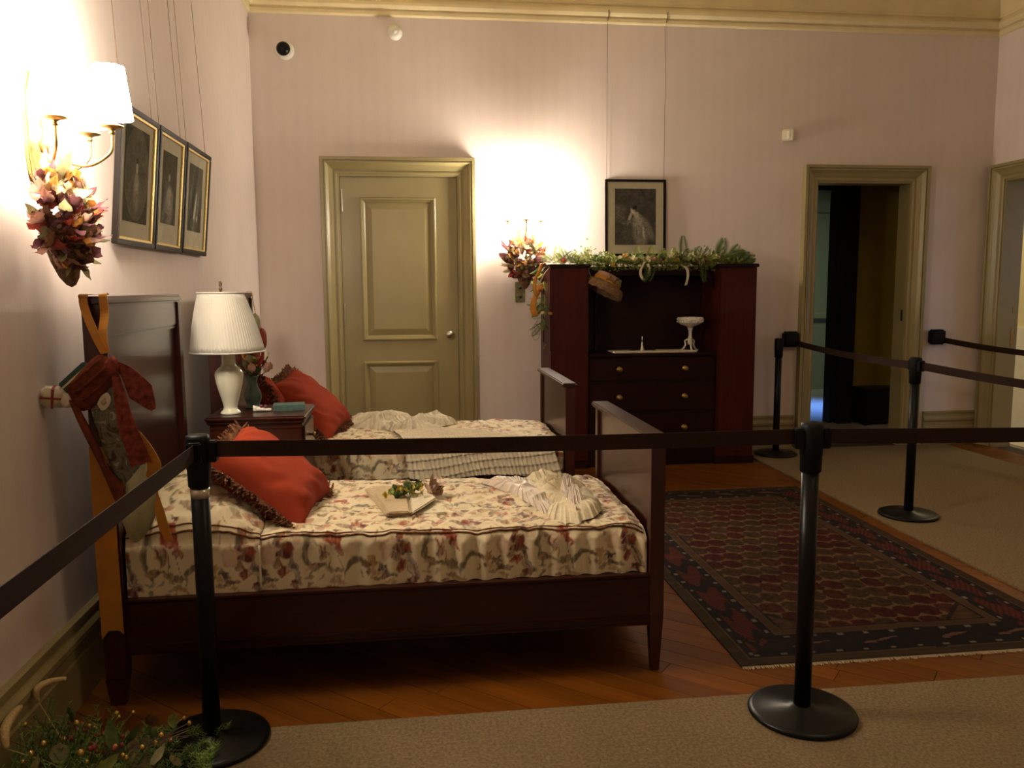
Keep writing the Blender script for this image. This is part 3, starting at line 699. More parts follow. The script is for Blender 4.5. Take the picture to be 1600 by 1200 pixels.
def section(yn, yf, zb, zt, r, pts=400):
    """cross-section of the spread from near hem over the top to the far hem"""
    p = [(yn, zb)]
    p += [(yn + r * (1 - math.cos(a)), zt - r + r * math.sin(a)) for a in np.linspace(0, PI / 2, 9)]
    p += [(yf - r + r * math.sin(a), zt - r + r * math.cos(a)) for a in np.linspace(0, PI / 2, 9)]
    p += [(yf, zb)]
    p = np.array(p); d = np.r_[0, np.cumsum(np.hypot(*np.diff(p, axis=0).T))]
    return p, d
def spread_piece(name, parent, x0, x1, yn, yf, step, seed, hump=None, out=0.0, far_stop=None):
    zb, zt, r = 0.383, 0.556, 0.035
    p, d = section(yn - out, yf + out, zb, zt, r)
    n = int(d[-1] / step); s = np.linspace(0, d[-1], n)
    y0 = np.interp(s, d, p[:, 0]); z0 = np.interp(s, d, p[:, 1])
    nx = int((x1 - x0) / step); xs = np.linspace(x0, x1, nx)
    X = np.repeat(xs[:, None], n, 1); Y = np.repeat(y0[None], nx, 0); Z = np.repeat(z0[None], nx, 0); Sg = np.repeat(s[None], nx, 0)
    up = ss(zb + 0.05, zt - 0.01, Z)                              # 0 at the hem, 1 on top
    tilt = 0.020 * (1 - ss(-0.6, 0.86, X))                        # a little fuller towards the pillow
    t = np.clip((Y - yn) / (yf - yn), 0, 1)
    crown = 0.020 * (1 - (2 * t - 1) ** 6)
    wr = (vnoise(X * 9, Y * 14, seed) - 0.5) * 0.016 + (vnoise(X * 26, Y * 44, seed + 1) - 0.5) * 0.011 + (vnoise(X * 60, Y * 80, seed + 9) - 0.5) * 0.004
    Z = Z + up * (tilt + crown + wr)
    # soft gathers down the hanging sides
    side = (1 - ss(yn + 0.0, yn + 0.05, Y)) + ss(yf - 0.05, yf, Y)
    fold = np.sin(X * 2 * PI / 0.085 + 2.5 * vnoise(X * 6, Y * 0, seed + 2)) * (0.35 + 0.9 * vnoise(X * 5, Z * 0, seed + 3))
    amp = 0.010 * (0.35 + 0.65 * ss(-0.35, 0.2, X)) * (1 - ss(zt - 0.035, zt, Z))
    sgn = np.where(Y < (yn + yf) / 2, -1.0, 1.0)
    Y = Y + sgn * side * fold * amp
    # rounded far end by the footboard
    e = ss(x1 - 0.05, x1, X) if hump is None else 0 * X
    Z = Z - up * 0.020 * e
    if hump is not None:
        q = (X - x0) / (x1 - x0); ty = np.clip((Y - yn) / (yf - yn), 0, 1)
        hgt = hump * np.power(np.clip(np.sin(PI * np.clip(0.14 + 0.86 * q, 0, 1)), 0, 1), 0.6) * np.power(np.clip(np.sin(PI * np.clip(ty * 1.0, 0, 1)), 0, 1), 0.42)
        Z = Z + up * hgt * (1 + 0.12 * (vnoise(X * 12, Y * 9, seed + 5) - 0.5))
    P = np.stack([X, Y, Z], -1)
    mb = MB().grid(P)
    mb.c = print_at(X + seed * 0.131, Sg + (0.004 if seed < 50 else 0.1)).reshape(-1, 3)
    o = mb.build(name, M['spread'], parent, smooth=True)
    # piping along the seam at the top of both sides
    k = int(np.argmin(np.abs(d[-1] * 0 + s - (d[1] + r * 0.9))))
    path = [(P[i, k, 0], P[i, k, 1] - 0.002, P[i, k, 2] + 0.003 * math.sin(P[i, k, 0] * 19 + seed)) for i in range(0, nx, max(1, nx // 90))]
    MB().tube(path, 0.0042, 6).build('piping', M['fringe'], o, smooth=True)
    k2 = int(np.argmin(np.abs(s - (d[1] + r * 0.9 + 0.013))))
    path = [(P[i, k2, 0], P[i, k2, 1] - 0.001, P[i, k2, 2] + 0.001) for i in range(0, nx, max(1, nx // 90))]
    MB().tube(path, 0.0022, 5).build('piping_cord', M['rust_velvet'], o, smooth=True)
    return o
for which, dy, step, seed in (('near', 0.0, 0.0036, 1), ('far', BED_DY, 0.0056, 4)):
    sp = thing('bedspread', 'cream tulip-print bedspread on the nearer bed, under the tan sachet' if which == 'near' else 'cream tulip-print bedspread on the farther bed, under the ivory dress', 'bedspread', (0, 3.35 + dy, 0.38), 'floral bedspreads')
    spread_piece('cover', sp, -0.62, 0.866, 2.922 + dy, 3.778 + dy, step, seed)
    pl = spread_piece('pillow_cover', sp, -0.998, -0.545, 2.922 + dy, 3.778 + dy, step, seed + 1, hump=0.165, out=0.007)
    # edge of the pillow flap hanging down the side
    MB().tube([(-0.545, 2.914 + dy, z) for z in np.linspace(0.39, 0.55, 8)], 0.004, 6).build('flap_edge', M['cream_cloth'], sp, smooth=True)

# ---------------------------------------------------------------- cushions
def cushion_mesh(wid, hei, thick, seed, nn=44):
    u = np.linspace(-1, 1, nn); U, V = np.meshgrid(u, u, indexing='ij')
    # corners pulled out a touch, edges drawn in
    ex = 1 - 0.10 * (1 - V ** 2) * np.abs(U) ** 2; ey = 1 - 0.10 * (1 - U ** 2) * np.abs(V) ** 2
    X = U * ex * wid / 2; Yv = V * ey * hei / 2
    T = thick / 2 * np.power(np.clip((1 - U ** 4) * (1 - V ** 4), 0, 1), 0.55)
    wr = 0.007 * np.sin(11 * (U - V) + 3 * vnoise(U * 3, V * 3, seed)) * ss(0.25, 0.95, np.maximum(np.abs(U), np.abs(V))) * (1 - np.maximum(U ** 8, V ** 8))
    wr += 0.006 * (vnoise(U * 3 + 5, V * 3, seed + 1) - 0.5) * (1 - np.maximum(U ** 6, V ** 6))
    mb = MB()
    mb.grid(np.stack([X, Yv, T + wr], -1)); n0 = len(mb.v)
    mb.v += [tuple(p) for p in np.stack([X, Yv, -T * 0.9], -1).reshape(-1, 3).tolist()]
    for i in range(nn - 1):
        for j in range(nn - 1):
            mb.f.append((n0 + i * nn + j, n0 + i * nn + j + 1, n0 + (i + 1) * nn + j + 1, n0 + (i + 1) * nn + j))
    return mb
def cushion(label, m, w, h, th, seed, group):
    root = thing('cushion', label, 'cushion', m.translation, group)
    mb = cushion_mesh(w, h, th, seed); mb.v = [tuple(m @ Vector(p)) for p in mb.v]
    body = mb.build('body', M['red'], root, smooth=True)
    r_ = random.Random(seed); fr = MB()
    def edge(t):
        t = t % 4; k = int(t); q = (t - k) * 2 - 1
        U, V = ((q, -1), (1, q), (-q, 1), (-1, -q))[k]
        return Vector((U * (1 - 0.10 * (1 - V ** 2) * U * U) * w / 2, V * (1 - 0.10 * (1 - U ** 2) * V * V) * h / 2, 0)), Vector(((0, -1, 0), (1, 0, 0), (0, 1, 0), (-1, 0, 0))[k])
    N = 760
    for i in range(N):
        p, n_ = edge(4 * i / N)
        L = 0.030 + r_.random() * 0.022
        sw = Vector((r_.uniform(-.6, .6), r_.uniform(-.6, .6), r_.uniform(-.8, .8)))
        q1 = p + (n_ + sw * 0.5).normalized() * L * 0.55; q2 = q1 + (n_ + sw).normalized() * L * 0.5 + Vector((0, 0, -0.004))
        fr.tube([m @ (p - n_ * 0.01), m @ q1, m @ q2], [0.0048, 0.0058, 0.0026], 4)
    f = fr.build('fringe', M['fringe'], root); f['kind'] = 'stuff'
    return root
def lean(cx, cy, cz, tilt, yaw=0.0, roll=0.0):
    """cushion plane leaning back towards the headboard (-x side high)"""
    return Matrix.Translation((cx, cy, cz)) @ Matrix.Rotation(yaw, 4, 'Z') @ Matrix.Rotation(tilt, 4, 'Y') @ Matrix.Rotation(roll, 4, 'X')
cushion('coral red fringed cushion leaning on the pillow of the nearer bed', lean(-0.560, 3.27, 0.715, math.radians(38), math.radians(-4), math.radians(6)), 0.46, 0.46, 0.20, 3, 'red fringed cushions')
cushion('coral red fringed cushion on the farther bed, in front of the olive door', lean(-0.600, 4.98, 0.765, math.radians(42), math.radians(-4), math.radians(10)), 0.48, 0.46, 0.18, 5, 'red fringed cushions')
cushion('red fringed cushion mostly hidden behind the green vase on the nightstand', lean(-0.80, 4.84, 0.80, math.radians(62), math.radians(6), math.radians(-14)), 0.36, 0.34, 0.12, 8, 'red fringed cushions')
# ================================================================== NIGHTSTAND AND WHAT STANDS ON IT
NX0, NX1, NY0, NY1, NZ = -0.965, -0.500, 3.945, 4.365, 0.855
ns = thing('nightstand', 'dark mahogany nightstand between the two beds', 'nightstand', (-0.73, 4.15, 0))
MB().box(NX0, NX1, NY0, NY1, NZ - 0.022, NZ).build('top', M['mahog'], ns, bevel=0.008, segs=3)
MB().box(NX0 + 0.008, NX1 - 0.008, NY0 + 0.008, NY1 - 0.008, NZ - 0.036, NZ - 0.022).build('top_moulding', M['mahog'], ns, bevel=0.004)
MB().box(NX0 + 0.02, NX1 - 0.02, NY0 + 0.02, NY1 - 0.02, 0.16, NZ - 0.036).build('body', M['mahog'], ns, bevel=0.003)
for z0, z1 in ((0.66, 0.80), (0.43, 0.64), (0.19, 0.41)):
    dr = MB().box(NX1 - 0.02, NX1 - 0.008, NY0 + 0.035, NY1 - 0.035, z0, z1).build('drawer', M['mahog_y'], ns, bevel=0.003)
    MB().lathe([(0, 0), (0.006, 0), (0.006, 0.012), (0.013, 0.018), (0.011, 0.027), (0, 0.029)], (NX1 - 0.008, (NY0 + NY1) / 2, (z0 + z1) / 2), 12, m=Matrix.Rotation(PI / 2, 3, 'Y')).build('knob', M['brass'], dr, smooth=True)
for xx in (NX0 + 0.04, NX1 - 0.04):
    for yy in (NY0 + 0.04, NY1 - 0.04):
        MB().frustum(xx, yy, 0, 0.16, 0.012, 0.012, 0.02, 0.02).build('leg', M['mahog_z'], ns)
for z in (0.795, 0.655): MB().box(NX0 + 0.02, NX1 - 0.02, NY0 + 0.014, NY0 + 0.02, z, z + 0.008).build('bead', M['mahog'], ns, bevel=0.002)

lx, ly = -0.868, 4.075
lamp = thing('table_lamp', 'ivory ceramic table lamp with a cream pleated shade on the nightstand', 'lamp', (lx, ly, NZ))
MB().lathe([(0.0, 0), (0.046, 0), (0.048, 0.006), (0.044, 0.012), (0.034, 0.022), (0.031, 0.034), (0.036, 0.055), (0.050, 0.105), (0.062, 0.150), (0.067, 0.185), (0.064, 0.205), (0.050, 0.222), (0.036, 0.232), (0.032, 0.245), (0.032, 0.285), (0.034, 0.292), (0.0, 0.295)], (lx, ly, NZ), 36).build('base', M['ivory'], lamp, smooth=True)
MB().tube([(lx, ly, NZ + 0.29), (lx - 0.0225, ly, NZ + 0.60)], 0.006, 8).build('stem', M['brass'], lamp)
MB().lathe([(0.0, 0), (0.024, 0), (0.026, 0.012), (0.0, 0.014)], (lx, ly, NZ + 0.294), 16).build('collar', M['brass'], lamp, smooth=True)
nseg, nr = 216, 10
z_lo, z_hi, r_lo, r_hi = NZ + 0.302, NZ + 0.582, 0.171, 0.104
TL = lambda z: -0.075 * max(0.0, z - NZ - 0.29)          # the shade stands a little askew
P = np.zeros((nseg, nr, 3))
for j in range(nr):
    t = j / (nr - 1); r = r_lo + (r_hi - r_lo) * t + 0.006 * math.sin(PI * t)
    a = np.arange(nseg) * 2 * PI / nseg
    rr_ = r + 0.0016 * np.sin(a * 72) * (0.4 + 0.6 * (1 - t)) + 0.001 * (vnoise(a * 12, a * 0 + t, 2) - 0.5)
    P[:, j] = np.stack([lx + TL(z_lo + (z_hi - z_lo) * t) + rr_ * np.cos(a), ly + rr_ * np.sin(a), np.full(nseg, z_lo + (z_hi - z_lo) * t)], -1)
shade = MB().grid(P, wrap=True).build('shade', M['shade_cloth'], lamp, smooth=True, solid=0.002)
for z, r in ((z_lo, r_lo), (z_hi, r_hi)):
    MB().tube([(lx + TL(z) + (r + 0.001) * math.cos(a), ly + (r + 0.001) * math.sin(a), z) for a in np.linspace(0, 2 * PI, 49)], 0.0045, 6).build('trim_band', M['shade_cloth'], shade, smooth=True)
for k in range(3):
    a = k * 2 * PI / 3
    MB().tube([(lx + TL(z_hi), ly, z_hi - 0.01), (lx + TL(z_hi) + r_hi * math.cos(a), ly + r_hi * math.sin(a), z_hi - 0.004)], 0.002, 5).build('spider_arm', M['brass'], shade)
MB().lathe([(0, 0), (0.008, 0), (0.009, 0.008), (0.004, 0.014), (0.008, 0.024), (0.009, 0.032), (0.005, 0.040), (0, 0.044)], (lx + TL(z_hi), ly, z_hi + 0.012), 12).build('finial', M['stem'], lamp, smooth=True)

# green vase with a posy
vx, vy = -0.795, 4.255
vase = thing('vase', 'dark green glazed vase holding dried flowers behind the table lamp', 'vase', (vx, vy, NZ))
MB().lathe([(0, 0), (0.036, 0), (0.036, 0.010), (0.030, 0.016), (0.040, 0.040), (0.044, 0.062), (0.038, 0.085), (0.026, 0.112), (0.023, 0.135), (0.028, 0.155), (0.033, 0.165), (0.028, 0.165), (0.02, 0.15), (0, 0.148)], (vx, vy, NZ), 24).build('body', M['green_glaze'], vase, smooth=True)

# leaf and petal shapes shared by all the dried arrangements
def leaf_mesh(name, mat, L=0.06, Wd=0.03, curl=0.3, cup=0.25, nu=6, nv=5, wav=0.0):
    P = np.zeros((nu, nv, 3))
    for i in range(nu):
        t = i / (nu - 1); w = Wd / 2 * (math.sin(PI * (0.06 + 0.94 * t) ** 0.8) ** 0.8 + 0.03)
        ang = curl * t * 2
        y = L * (math.sin(ang) / max(curl * 2, 1e-3)) if curl > 1e-3 else L * t
        z = L * ((1 - math.cos(ang)) / max(curl * 2, 1e-3)) if curl > 1e-3 else 0
        for j in range(nv):
            q = j / (nv - 1) * 2 - 1
            P[i, j] = (w * q, y, z + cup * w * q * q + wav * math.sin(i * 2.3 + j * 1.7) * Wd * 0.25)
    return MB().grid(P).mesh(name, mat, smooth=True)
LEAF = {}
def leaf(matkey, kind):
    key = (matkey, kind)
    if key not in LEAF:
        prm = {'petal': (0.055, 0.046, 0.55, 0.5, 6, 5, 0.5), 'long': (0.085, 0.030, 0.35, 0.35, 7, 4, 0.3), 'tiny': (0.022, 0.013, 0.4, 0.4, 4, 3, 0.0), 'round': (0.045, 0.052, 0.9, 0.6, 6, 5, 0.6), 'big': (0.10, 0.07, 0.5, 0.4, 8, 5, 0.6)}[kind]
        LEAF[key] = leaf_mesh('petal' if kind != 'long' else 'leaf', M[matkey], *prm)
    return LEAF[key]
def point_along(d, spin=0.0):
    """rotation taking +Y to direction d"""
    d = Vector(d).normalized()
    return d.to_track_quat('Y', 'Z').to_matrix() @ Matrix.Rotation(spin, 3, 'Y')
def place_leaf(name, me, root, p, d, spin, sc):
    m = Matrix.Translation(Vector(p)) @ point_along(d, spin).to_4x4() @ Matrix.Diagonal((sc, sc, sc, 1))
    return put(name, me, root, m)

r_ = random.Random(21)
posy = thing('posy', 'small posy of rust and green dried flowers in the green vase', 'flowers', (vx, vy, NZ + 0.15))
stems = MB()
for k in range(26):
    a = r_.random() * 2 * PI; e = r_.uniform(0.2, 1.1); d = Vector((math.cos(a) * math.cos(e), math.sin(a) * math.cos(e), math.sin(e) + 0.25)).normalized()
    L = r_.uniform(0.04, 0.13); base = Vector((vx, vy, NZ + 0.145))
    stems.tube([base, base + d * L], 0.0018, 4)
    key = r_.choice(['leaf', 'moss', 'p_orange', 'p_red', 'p_olive', 'moss', 'p_pink', 'p_red'])
    place_leaf('petal' if key[0] == 'p' else 'leaf', leaf(key, r_.choice(['petal', 'round', 'long'])), posy, base + d * L * 0.85, (d + Vector((r_.uniform(-.6, .6), r_.uniform(-.6, .6), r_.uniform(-.3, .4)))), r_.uniform(-1, 1), r_.uniform(0.7, 1.15))
stems.build('stem', M['stem'], posy)

bk = thing('book', 'small green cloth-bound book lying on the nightstand', 'book', (-0.60, 4.16, NZ))
mB = Matrix.Translation((-0.605, 4.165, NZ)) @ Matrix.Rotation(math.radians(8), 4, 'Z')
def xf(mb, m): mb.v = [tuple(m @ Vector(p)) for p in mb.v]; return mb
xf(MB().box(-0.075, 0.075, -0.052, 0.052, 0.0005, 0.004).box(-0.075, 0.075, -0.052, 0.052, 0.026, 0.030).box(-0.075, 0.075, -0.052, -0.047, 0.004, 0.026), mB).build('cover', M['bookgreen'], bk)
xf(MB().box(-0.072, 0.072, -0.047, 0.049, 0.004, 0.026), mB).build('page_block', M['page'], bk)

# little china shoe
sh = thing('china_shoe', 'tiny white china slipper with a plum bow beside the green vase', 'ornament', (-0.735, 4.13, NZ))
P = np.zeros((14, 16, 3)); 
for i in range(14):
    t = i / 13; w = 0.013 * (0.35 + 0.75 * math.sin(PI * min(1, 0.12 + 0.8 * t))) * (1 if t < 0.97 else 0.5); h = 0.012 + 0.018 * (1 - t) ** 1.5
    for j in range(16):
        a = 2 * PI * j / 15
        P[i, j] = (-0.77 + 0.085 * t, 4.115 + w * math.cos(a) + 0.012 * t, NZ + h * 0.55 + 0.0005 + h * 0.55 * math.sin(a))
MB().grid(P).build('shoe', M['porcelain'], sh, smooth=True)
for s_ in (-1, 1): MB().lathe([(0, -0.010), (0.007, -0.006), (0.009, 0), (0.007, 0.006), (0, 0.010)], (-0.722 + s_ * 0.010, 4.118, NZ + 0.026), 10).build('bow', M['p_plum'], sh, smooth=True)

# ================================================================== STOCKINGS
def puffy(poly, y_mid, thick, n_ring=6, mat=None):
    """a stuffed flat shape: outline in x, z; thickness in y swelling to the middle"""
    pts = [Vector((p[0], p[1])) for p in poly]; c = sum(pts, Vector((0, 0))) / len(pts)
    mb = MB(); n = len(pts); vs = []
    for side in (-1, 1):
        for k in range(n_ring + 1):
            t = k / n_ring
            for p in pts:
                q = c + (p - c) * t
                vs.append((q.x, y_mid + side * thick / 2 * math.sqrt(max(0, 1 - t ** 2.4)), q.y))
    fs = []; R_ = (n_ring + 1) * n
    for side in (0, 1):
        for k in range(n_ring):
            for i in range(n):
                a = side * R_ + k * n + i; b = side * R_ + k * n + (i + 1) % n; c2 = b + n; d2 = a + n
                fs.append((a, b, c2, d2) if side == 0 else (d2, c2, b, a))
    return mb.add(vs, fs)
def outline(pxs, y, n=5):
    w = [aty(a, b, y) for a, b in pxs]
    cl = catmull(w + [w[0]], n)[:-1]
    return [(p.x, p.z) for p in cl]
SY = 2.842
st = thing('stocking', 'patchwork stocking hung by a gold ribbon from the near headboard post', 'stocking', (-1.0, SY, 1.0), 'stockings hung on the headboards')
puffy(outline([(142, 640), (176, 588), (196, 620), (214, 668), (231, 716), (244, 752), (243, 776), (226, 800), (206, 800), (192, 775), (170, 722), (152, 676)], SY), SY, 0.050).build('body', M['stock_panel'], st, smooth=True)
puffy(outline([(196, 742), (224, 712), (243, 742), (248, 782), (240, 815), (222, 842), (207, 846), (196, 826), (190, 806), (198, 786)], SY), SY - 0.004, 0.058).build('toe', M['stock_toe'], st, smooth=True)
puffy(outline([(104, 606), (150, 556), (176, 566), (182, 592), (150, 634), (120, 640)], SY), SY - 0.002, 0.056).build('cuff', M['rust_velvet'], st, smooth=True)
puffy(outline([(108, 622), (126, 636), (152, 690), (182, 752), (205, 760), (204, 778), (196, 796), (184, 786), (160, 732), (128, 668)], SY), SY - 0.012, 0.032, 3).build('edge_trim', M['rust_velvet'], st, smooth=True)
for pl_, mk_ in (([(150, 632), (156, 620), (166, 614), (172, 624), (168, 636), (158, 642)], 'cream_cloth'), ([(156, 628), (163, 622), (166, 630), (160, 634)], 'sachet')):
    puffy(outline(pl_, SY - 0.03), SY - (0.021 if mk_ == 'cream_cloth' else 0.026), 0.010, 3).build('appliqued_rose', M[mk_], st, smooth=True)
for (a0, b0, a1, b1) in ((112, 600, 158, 560), (118, 614, 168, 572), (130, 626, 178, 584)):
    pth = [aty(a0 + (a1 - a0) * t, b0 + (b1 - b0) * t, SY - 0.032 - 0.006 * math.sin(PI * t)) for t in np.linspace(0, 1, 8)]
    MB().tube(pth, 0.0045, 6).build('cuff_fold', M['rust_velvet'], st, smooth=True)
def ribbon(name, pxs, y, w, mat, parent, dy=None, notch=0.0):
    pts = [aty(a, b, (y if dy is None else y + dy[i])) for i, (a, b) in enumerate(pxs)]
    path = catmull(pts, 6); out = []
    for i, p in enumerate(path):
        t = path[min(i + 1, len(path) - 1)] - path[max(i - 1, 0)]
        a = t.cross(Vector((0, 1, 0.15)))
        out.append((p, a))
    ww = w if not isinstance(w, (list, tuple)) else list(np.interp(np.linspace(0, 1, len(path)), np.linspace(0, 1, len(w)), w))
    mb_ = MB().strip(out, ww)
    if notch:                       # swallow-tail end
        n_ = len(mb_.v); a_, b_ = Vector(mb_.v[-2]), Vector(mb_.v[-1]); t_ = (path[-1] - path[-3]).normalized()
        mb_.v.append(tuple((a_ + b_) / 2 - t_ * notch)); l_ = mb_.f.pop(); mb_.f += [(l_[0], l_[1], n_), (l_[0], n_, l_[3]), (l_[1], l_[2], n_)]
    return mb_.build(name, mat, parent, solid=0.0016)
# bow and tails
ribbon('bow_tail', [(176, 566), (186, 612), (198, 664), (212, 700), (222, 728)], SY - 0.042, [0.014, 0.036, 0.056, 0.064, 0.072], M['rose_bow'], st, dy=[0, -0.012, -0.016, -0.012, -0.01], notch=0.028)
ribbon('bow_tail', [(176, 566), (200, 584), (220, 612), (240, 640)], SY - 0.034, [0.014, 0.050, 0.085, 0.016], M['rose_bow'], st, dy=[0, -0.008, -0.006, 0.0])
puffy(outline([(164, 566), (176, 556), (186, 566), (184, 584), (170, 586)], SY - 0.04), SY - 0.045, 0.03, 4).build('bow_knot', M['rose_bow'], st, smooth=True)
# gold ribbon: loop over the headboard corner, curl and long tail down its end
lp1 = [aty(164, 552, SY - 0.02), aty(148, 522, SY - 0.01), aty(132, 482, 2.862), Vector((-1.062, 2.868, 1.436)), Vector((-1.056, 2.90, 1.4375))]
lp2 = [aty(164, 552, SY - 0.02), aty(160, 520, SY - 0.01), aty(163, 490, 2.862), Vector((-1.002, 2.868, 1.436)), Vector((-1.01, 2.90, 1.4375)), Vector((-1.056, 2.90, 1.4375))]
for lp in (lp1, lp2):
    path = catmull(lp, 6)
    MB().strip([(p, Vector((1, -0.2, 0.15)) if i < len(path) - 8 else Vector((1, 0.3, 0))) for i, p in enumerate(path)], 0.030).build('hanging_loop', M['gold_ribbon'], st, solid=0.0016)
tail = [(-1.040, 2.868, 0.93), (-1.040, 2.866, 0.8), (-1.041, 2.868, 0.6), (-1.040, 2.869, 0.4), (-1.039, 2.869, 0.275)]
ptl = catmull(tail, 8)
mbt = MB().strip([(p, (1, 0, 0)) for p in ptl], 0.073)
k_ = len(mbt.v); mbt.v[-2] = (mbt.v[-2][0], mbt.v[-2][1], mbt.v[-2][2] - 0.02); mbt.v[-1] = (mbt.v[-1][0], mbt.v[-1][1], mbt.v[-1][2] - 0.004)
mid = (-1.039, 2.869, 0.300); mbt.v.append(mid); last = mbt.f.pop(); mbt.f += [(last[0], last[1], k_), (last[0], k_, last[3]), (last[1], last[2], k_)]
mbt.build('ribbon_tail', M['gold_ribbon'], st, solid=0.0016)
ribbon('ribbon_curl', [(214, 676), (228, 700), (241, 726), (238, 748), (244, 772), (250, 800), (257, 826), (266, 846)], SY - 0.02, [0.02, 0.04, 0.045, 0.038, 0.014, 0.03, 0.034, 0.02], M['gold_ribbon'], st, dy=[0, -0.01, -0.012, 0.0, 0.01, 0.0, -0.004, -0.006])
# things peeping out of the cuff
gp = thing('gift_parcel', 'tiny white parcel tied with a red cross ribbon peeping out of the stocking', 'gift', aty(85, 620, SY + 0.01))
gc = aty(84, 620, SY + 0.01)
gm = Matrix.Translation(gc) @ Euler((0.2, 0.12, 0.25)).to_matrix().to_4x4()
xf(MB().box(-0.036, 0.036, -0.024, 0.024, -0.032, 0.032), gm).build('paper', M['cream_cloth'], gp, bevel=0.008, segs=3, smooth=True)
xf(MB().box(-0.005, 0.003, -0.0255, 0.0255, -0.0335, 0.0335), gm).build('ribbon', M['berry_red'], gp)
xf(MB().box(-0.0375, 0.0375, -0.0255, 0.0255, -0.002, 0.005), gm).build('ribbon', M['berry_red'], gp)
puffy(outline([(98, 612), (112, 618), (116, 632), (104, 638), (94, 630)], SY), SY, 0.03, 3).build('tissue', M['cream_cloth'], gp, smooth=True)
bx_ = thing('gift_box', 'narrow dark green box sticking out of the stocking cuff', 'gift', aty(118, 590, SY + 0.012))
bm_ = Matrix.Translation(aty(122, 592, SY + 0.016)) @ Matrix.Rotation(math.radians(-42), 4, 'Y')
xf(MB().box(-0.055, 0.055, -0.014, 0.014, -0.028, 0.028), bm_).build('body', M['bookgreen'], bx_, bevel=0.003)
xf(MB().box(-0.056, 0.056, -0.015, 0.015, 0.006, 0.012), bm_).build('band', M['page'], bx_)

# second stocking, on the headboard behind the lamp
S2 = -0.975
st2 = thing('stocking', 'rust coloured stocking hung on the farther headboard, half hidden by the lampshade', 'stocking', (S2, 4.9, 1.0), 'stockings hung on the headboards')
def pol2(pts): return [(p.x, p.z) for p in catmull([Vector((a, 0, b)) for a, b in pts] + [Vector((pts[0][0], 0, pts[0][1]))], 5)[:-1]]
def turn(mb, x, y0):   # stand an x-z outline in the plane of the headboard (y-z)
    mb.v = [(x + (p[1]), y0 + p[0], p[2]) for p in mb.v]; return mb
y2 = 5.36
turn(puffy(pol2([(-0.10, 1.18), (0.06, 1.22), (0.08, 1.08), (0.10, 0.96), (0.04, 0.84), (-0.12, 0.80), (-0.15, 0.88), (-0.06, 0.95)]), 0, 0.05), S2, y2).build('body', M['rust_velvet'], st2, smooth=True)
turn(puffy(pol2([(-0.11, 1.27), (0.07, 1.30), (0.09, 1.16), (0.0, 1.13), (-0.12, 1.14)]), 0, 0.07), S2, y2).build('cuff', M['p_olive'], st2, smooth=True)
turn(puffy(pol2([(-0.02, 1.22), (0.12, 1.20), (0.14, 1.10), (0.10, 1.06), (0.0, 1.12)]), 0, 0.08), S2 + 0.02, y2).build('bow', M['rose_bow'], st2, smooth=True)
turn(puffy(pol2([(0.10, 1.08), (0.15, 1.07), (0.15, 0.99), (0.11, 1.0)]), 0, 0.03), S2 + 0.03, y2).build('tassel', M['cream_cloth'], st2, smooth=True)
MB().strip([(p, (0, 1, 0)) for p in catmull([(S2, y2 + 0.08, 1.28), (HX1 + 0.012, y2 + 0.10, 1.38), (HX1 + 0.002, y2 + 0.11, 1.4375), (HX1 - 0.03, y2 + 0.11, 1.4385)], 5)], 0.024).build('hanging_loop', M['gold_ribbon'], st2, solid=0.0016)

# ================================================================== CLOTHES AND SACHET ON THE BEDS
def bed_top(x, y, yn):
    t = np.clip((y - yn) / 0.856, 0, 1)
    return 0.556 + 0.020 * (1 - ss(-0.6, 0.86, x)) + 0.020 * (1 - (2 * t - 1) ** 6)
def crumple(poly, yn, hgt, seed, freq=18, nr=54, na=200, aniso=0.0, base=0.003, power=1.0):
    """crumpled cloth lying on a bed: outline (x, y), sharp folds raised over the spread"""
    pts = catmull([Vector((a, b, 0)) for a, b in poly] + [Vector((*poly[0], 0))], 14)
    pts = [pts[int(i * (len(pts) - 1) / na)] for i in range(na)]
    B = np.array([(p.x, p.y) for p in pts]); c = B.mean(0)
    ripple = 1 + 0.05 * (vnoise(np.arange(na) * 0.35, np.zeros(na), seed + 20) - 0.5) * 2
    B = c + (B - c) * ripple[:, None]
    P = np.zeros((na, nr, 3))
    for j in range(nr):
        t = j / (nr - 1)
        q = c + (B - c) * t
        x, y = q[:, 0], q[:, 1]
        wx = x + 0.035 * (vnoise(x * 14, y * 14, seed + 7) - 0.5); wy = y + 0.035 * (vnoise(x * 14, y * 14, seed + 8) - 0.5)
        g = (wx * math.cos(aniso) + wy * math.sin(aniso)); h2 = (-wx * math.sin(aniso) + wy * math.cos(aniso))
        r1 = 1 - np.abs(2 * vnoise(g * freq * 0.35, h2 * freq * 1.1, seed) - 1)
        r2 = 1 - np.abs(2 * vnoise(g * freq * 0.9, h2 * freq * 2.6, seed + 3) - 1)
        r3 = 1 - np.abs(2 * vnoise(g * freq * 2.2, h2 * freq * 5.0, seed + 4) - 1)
        edge = (1 - t ** 5) * 0.85 + 0.15 * (1 - t)
        P[:, j, 0] = x; P[:, j, 1] = y
        P[:, j, 2] = bed_top(x, y, yn) + base + hgt * (edge ** power) * (0.18 + 0.80 * r1 ** 1.8 + 0.20 * r2 ** 1.6 + 0.05 * r3)
    return MB().grid(P, wrap=True)
gw = thing('nightgown', 'blush and cream lace nightgown crumpled on the nearer bed by the footboard', 'nightgown', (0.6, 3.35, 0.58))
pp = lambda *l: [tuple(atz(a, b, 0.585))[:2] for a, b in l]
crumple(pp((752, 754), (790, 744), (812, 742), (850, 772), (868, 790), (850, 800), (820, 782), (790, 768)), 2.922, 0.045, 31, 11, aniso=0.9).build('silk_slip', M['gown_pink'], gw, smooth=True)
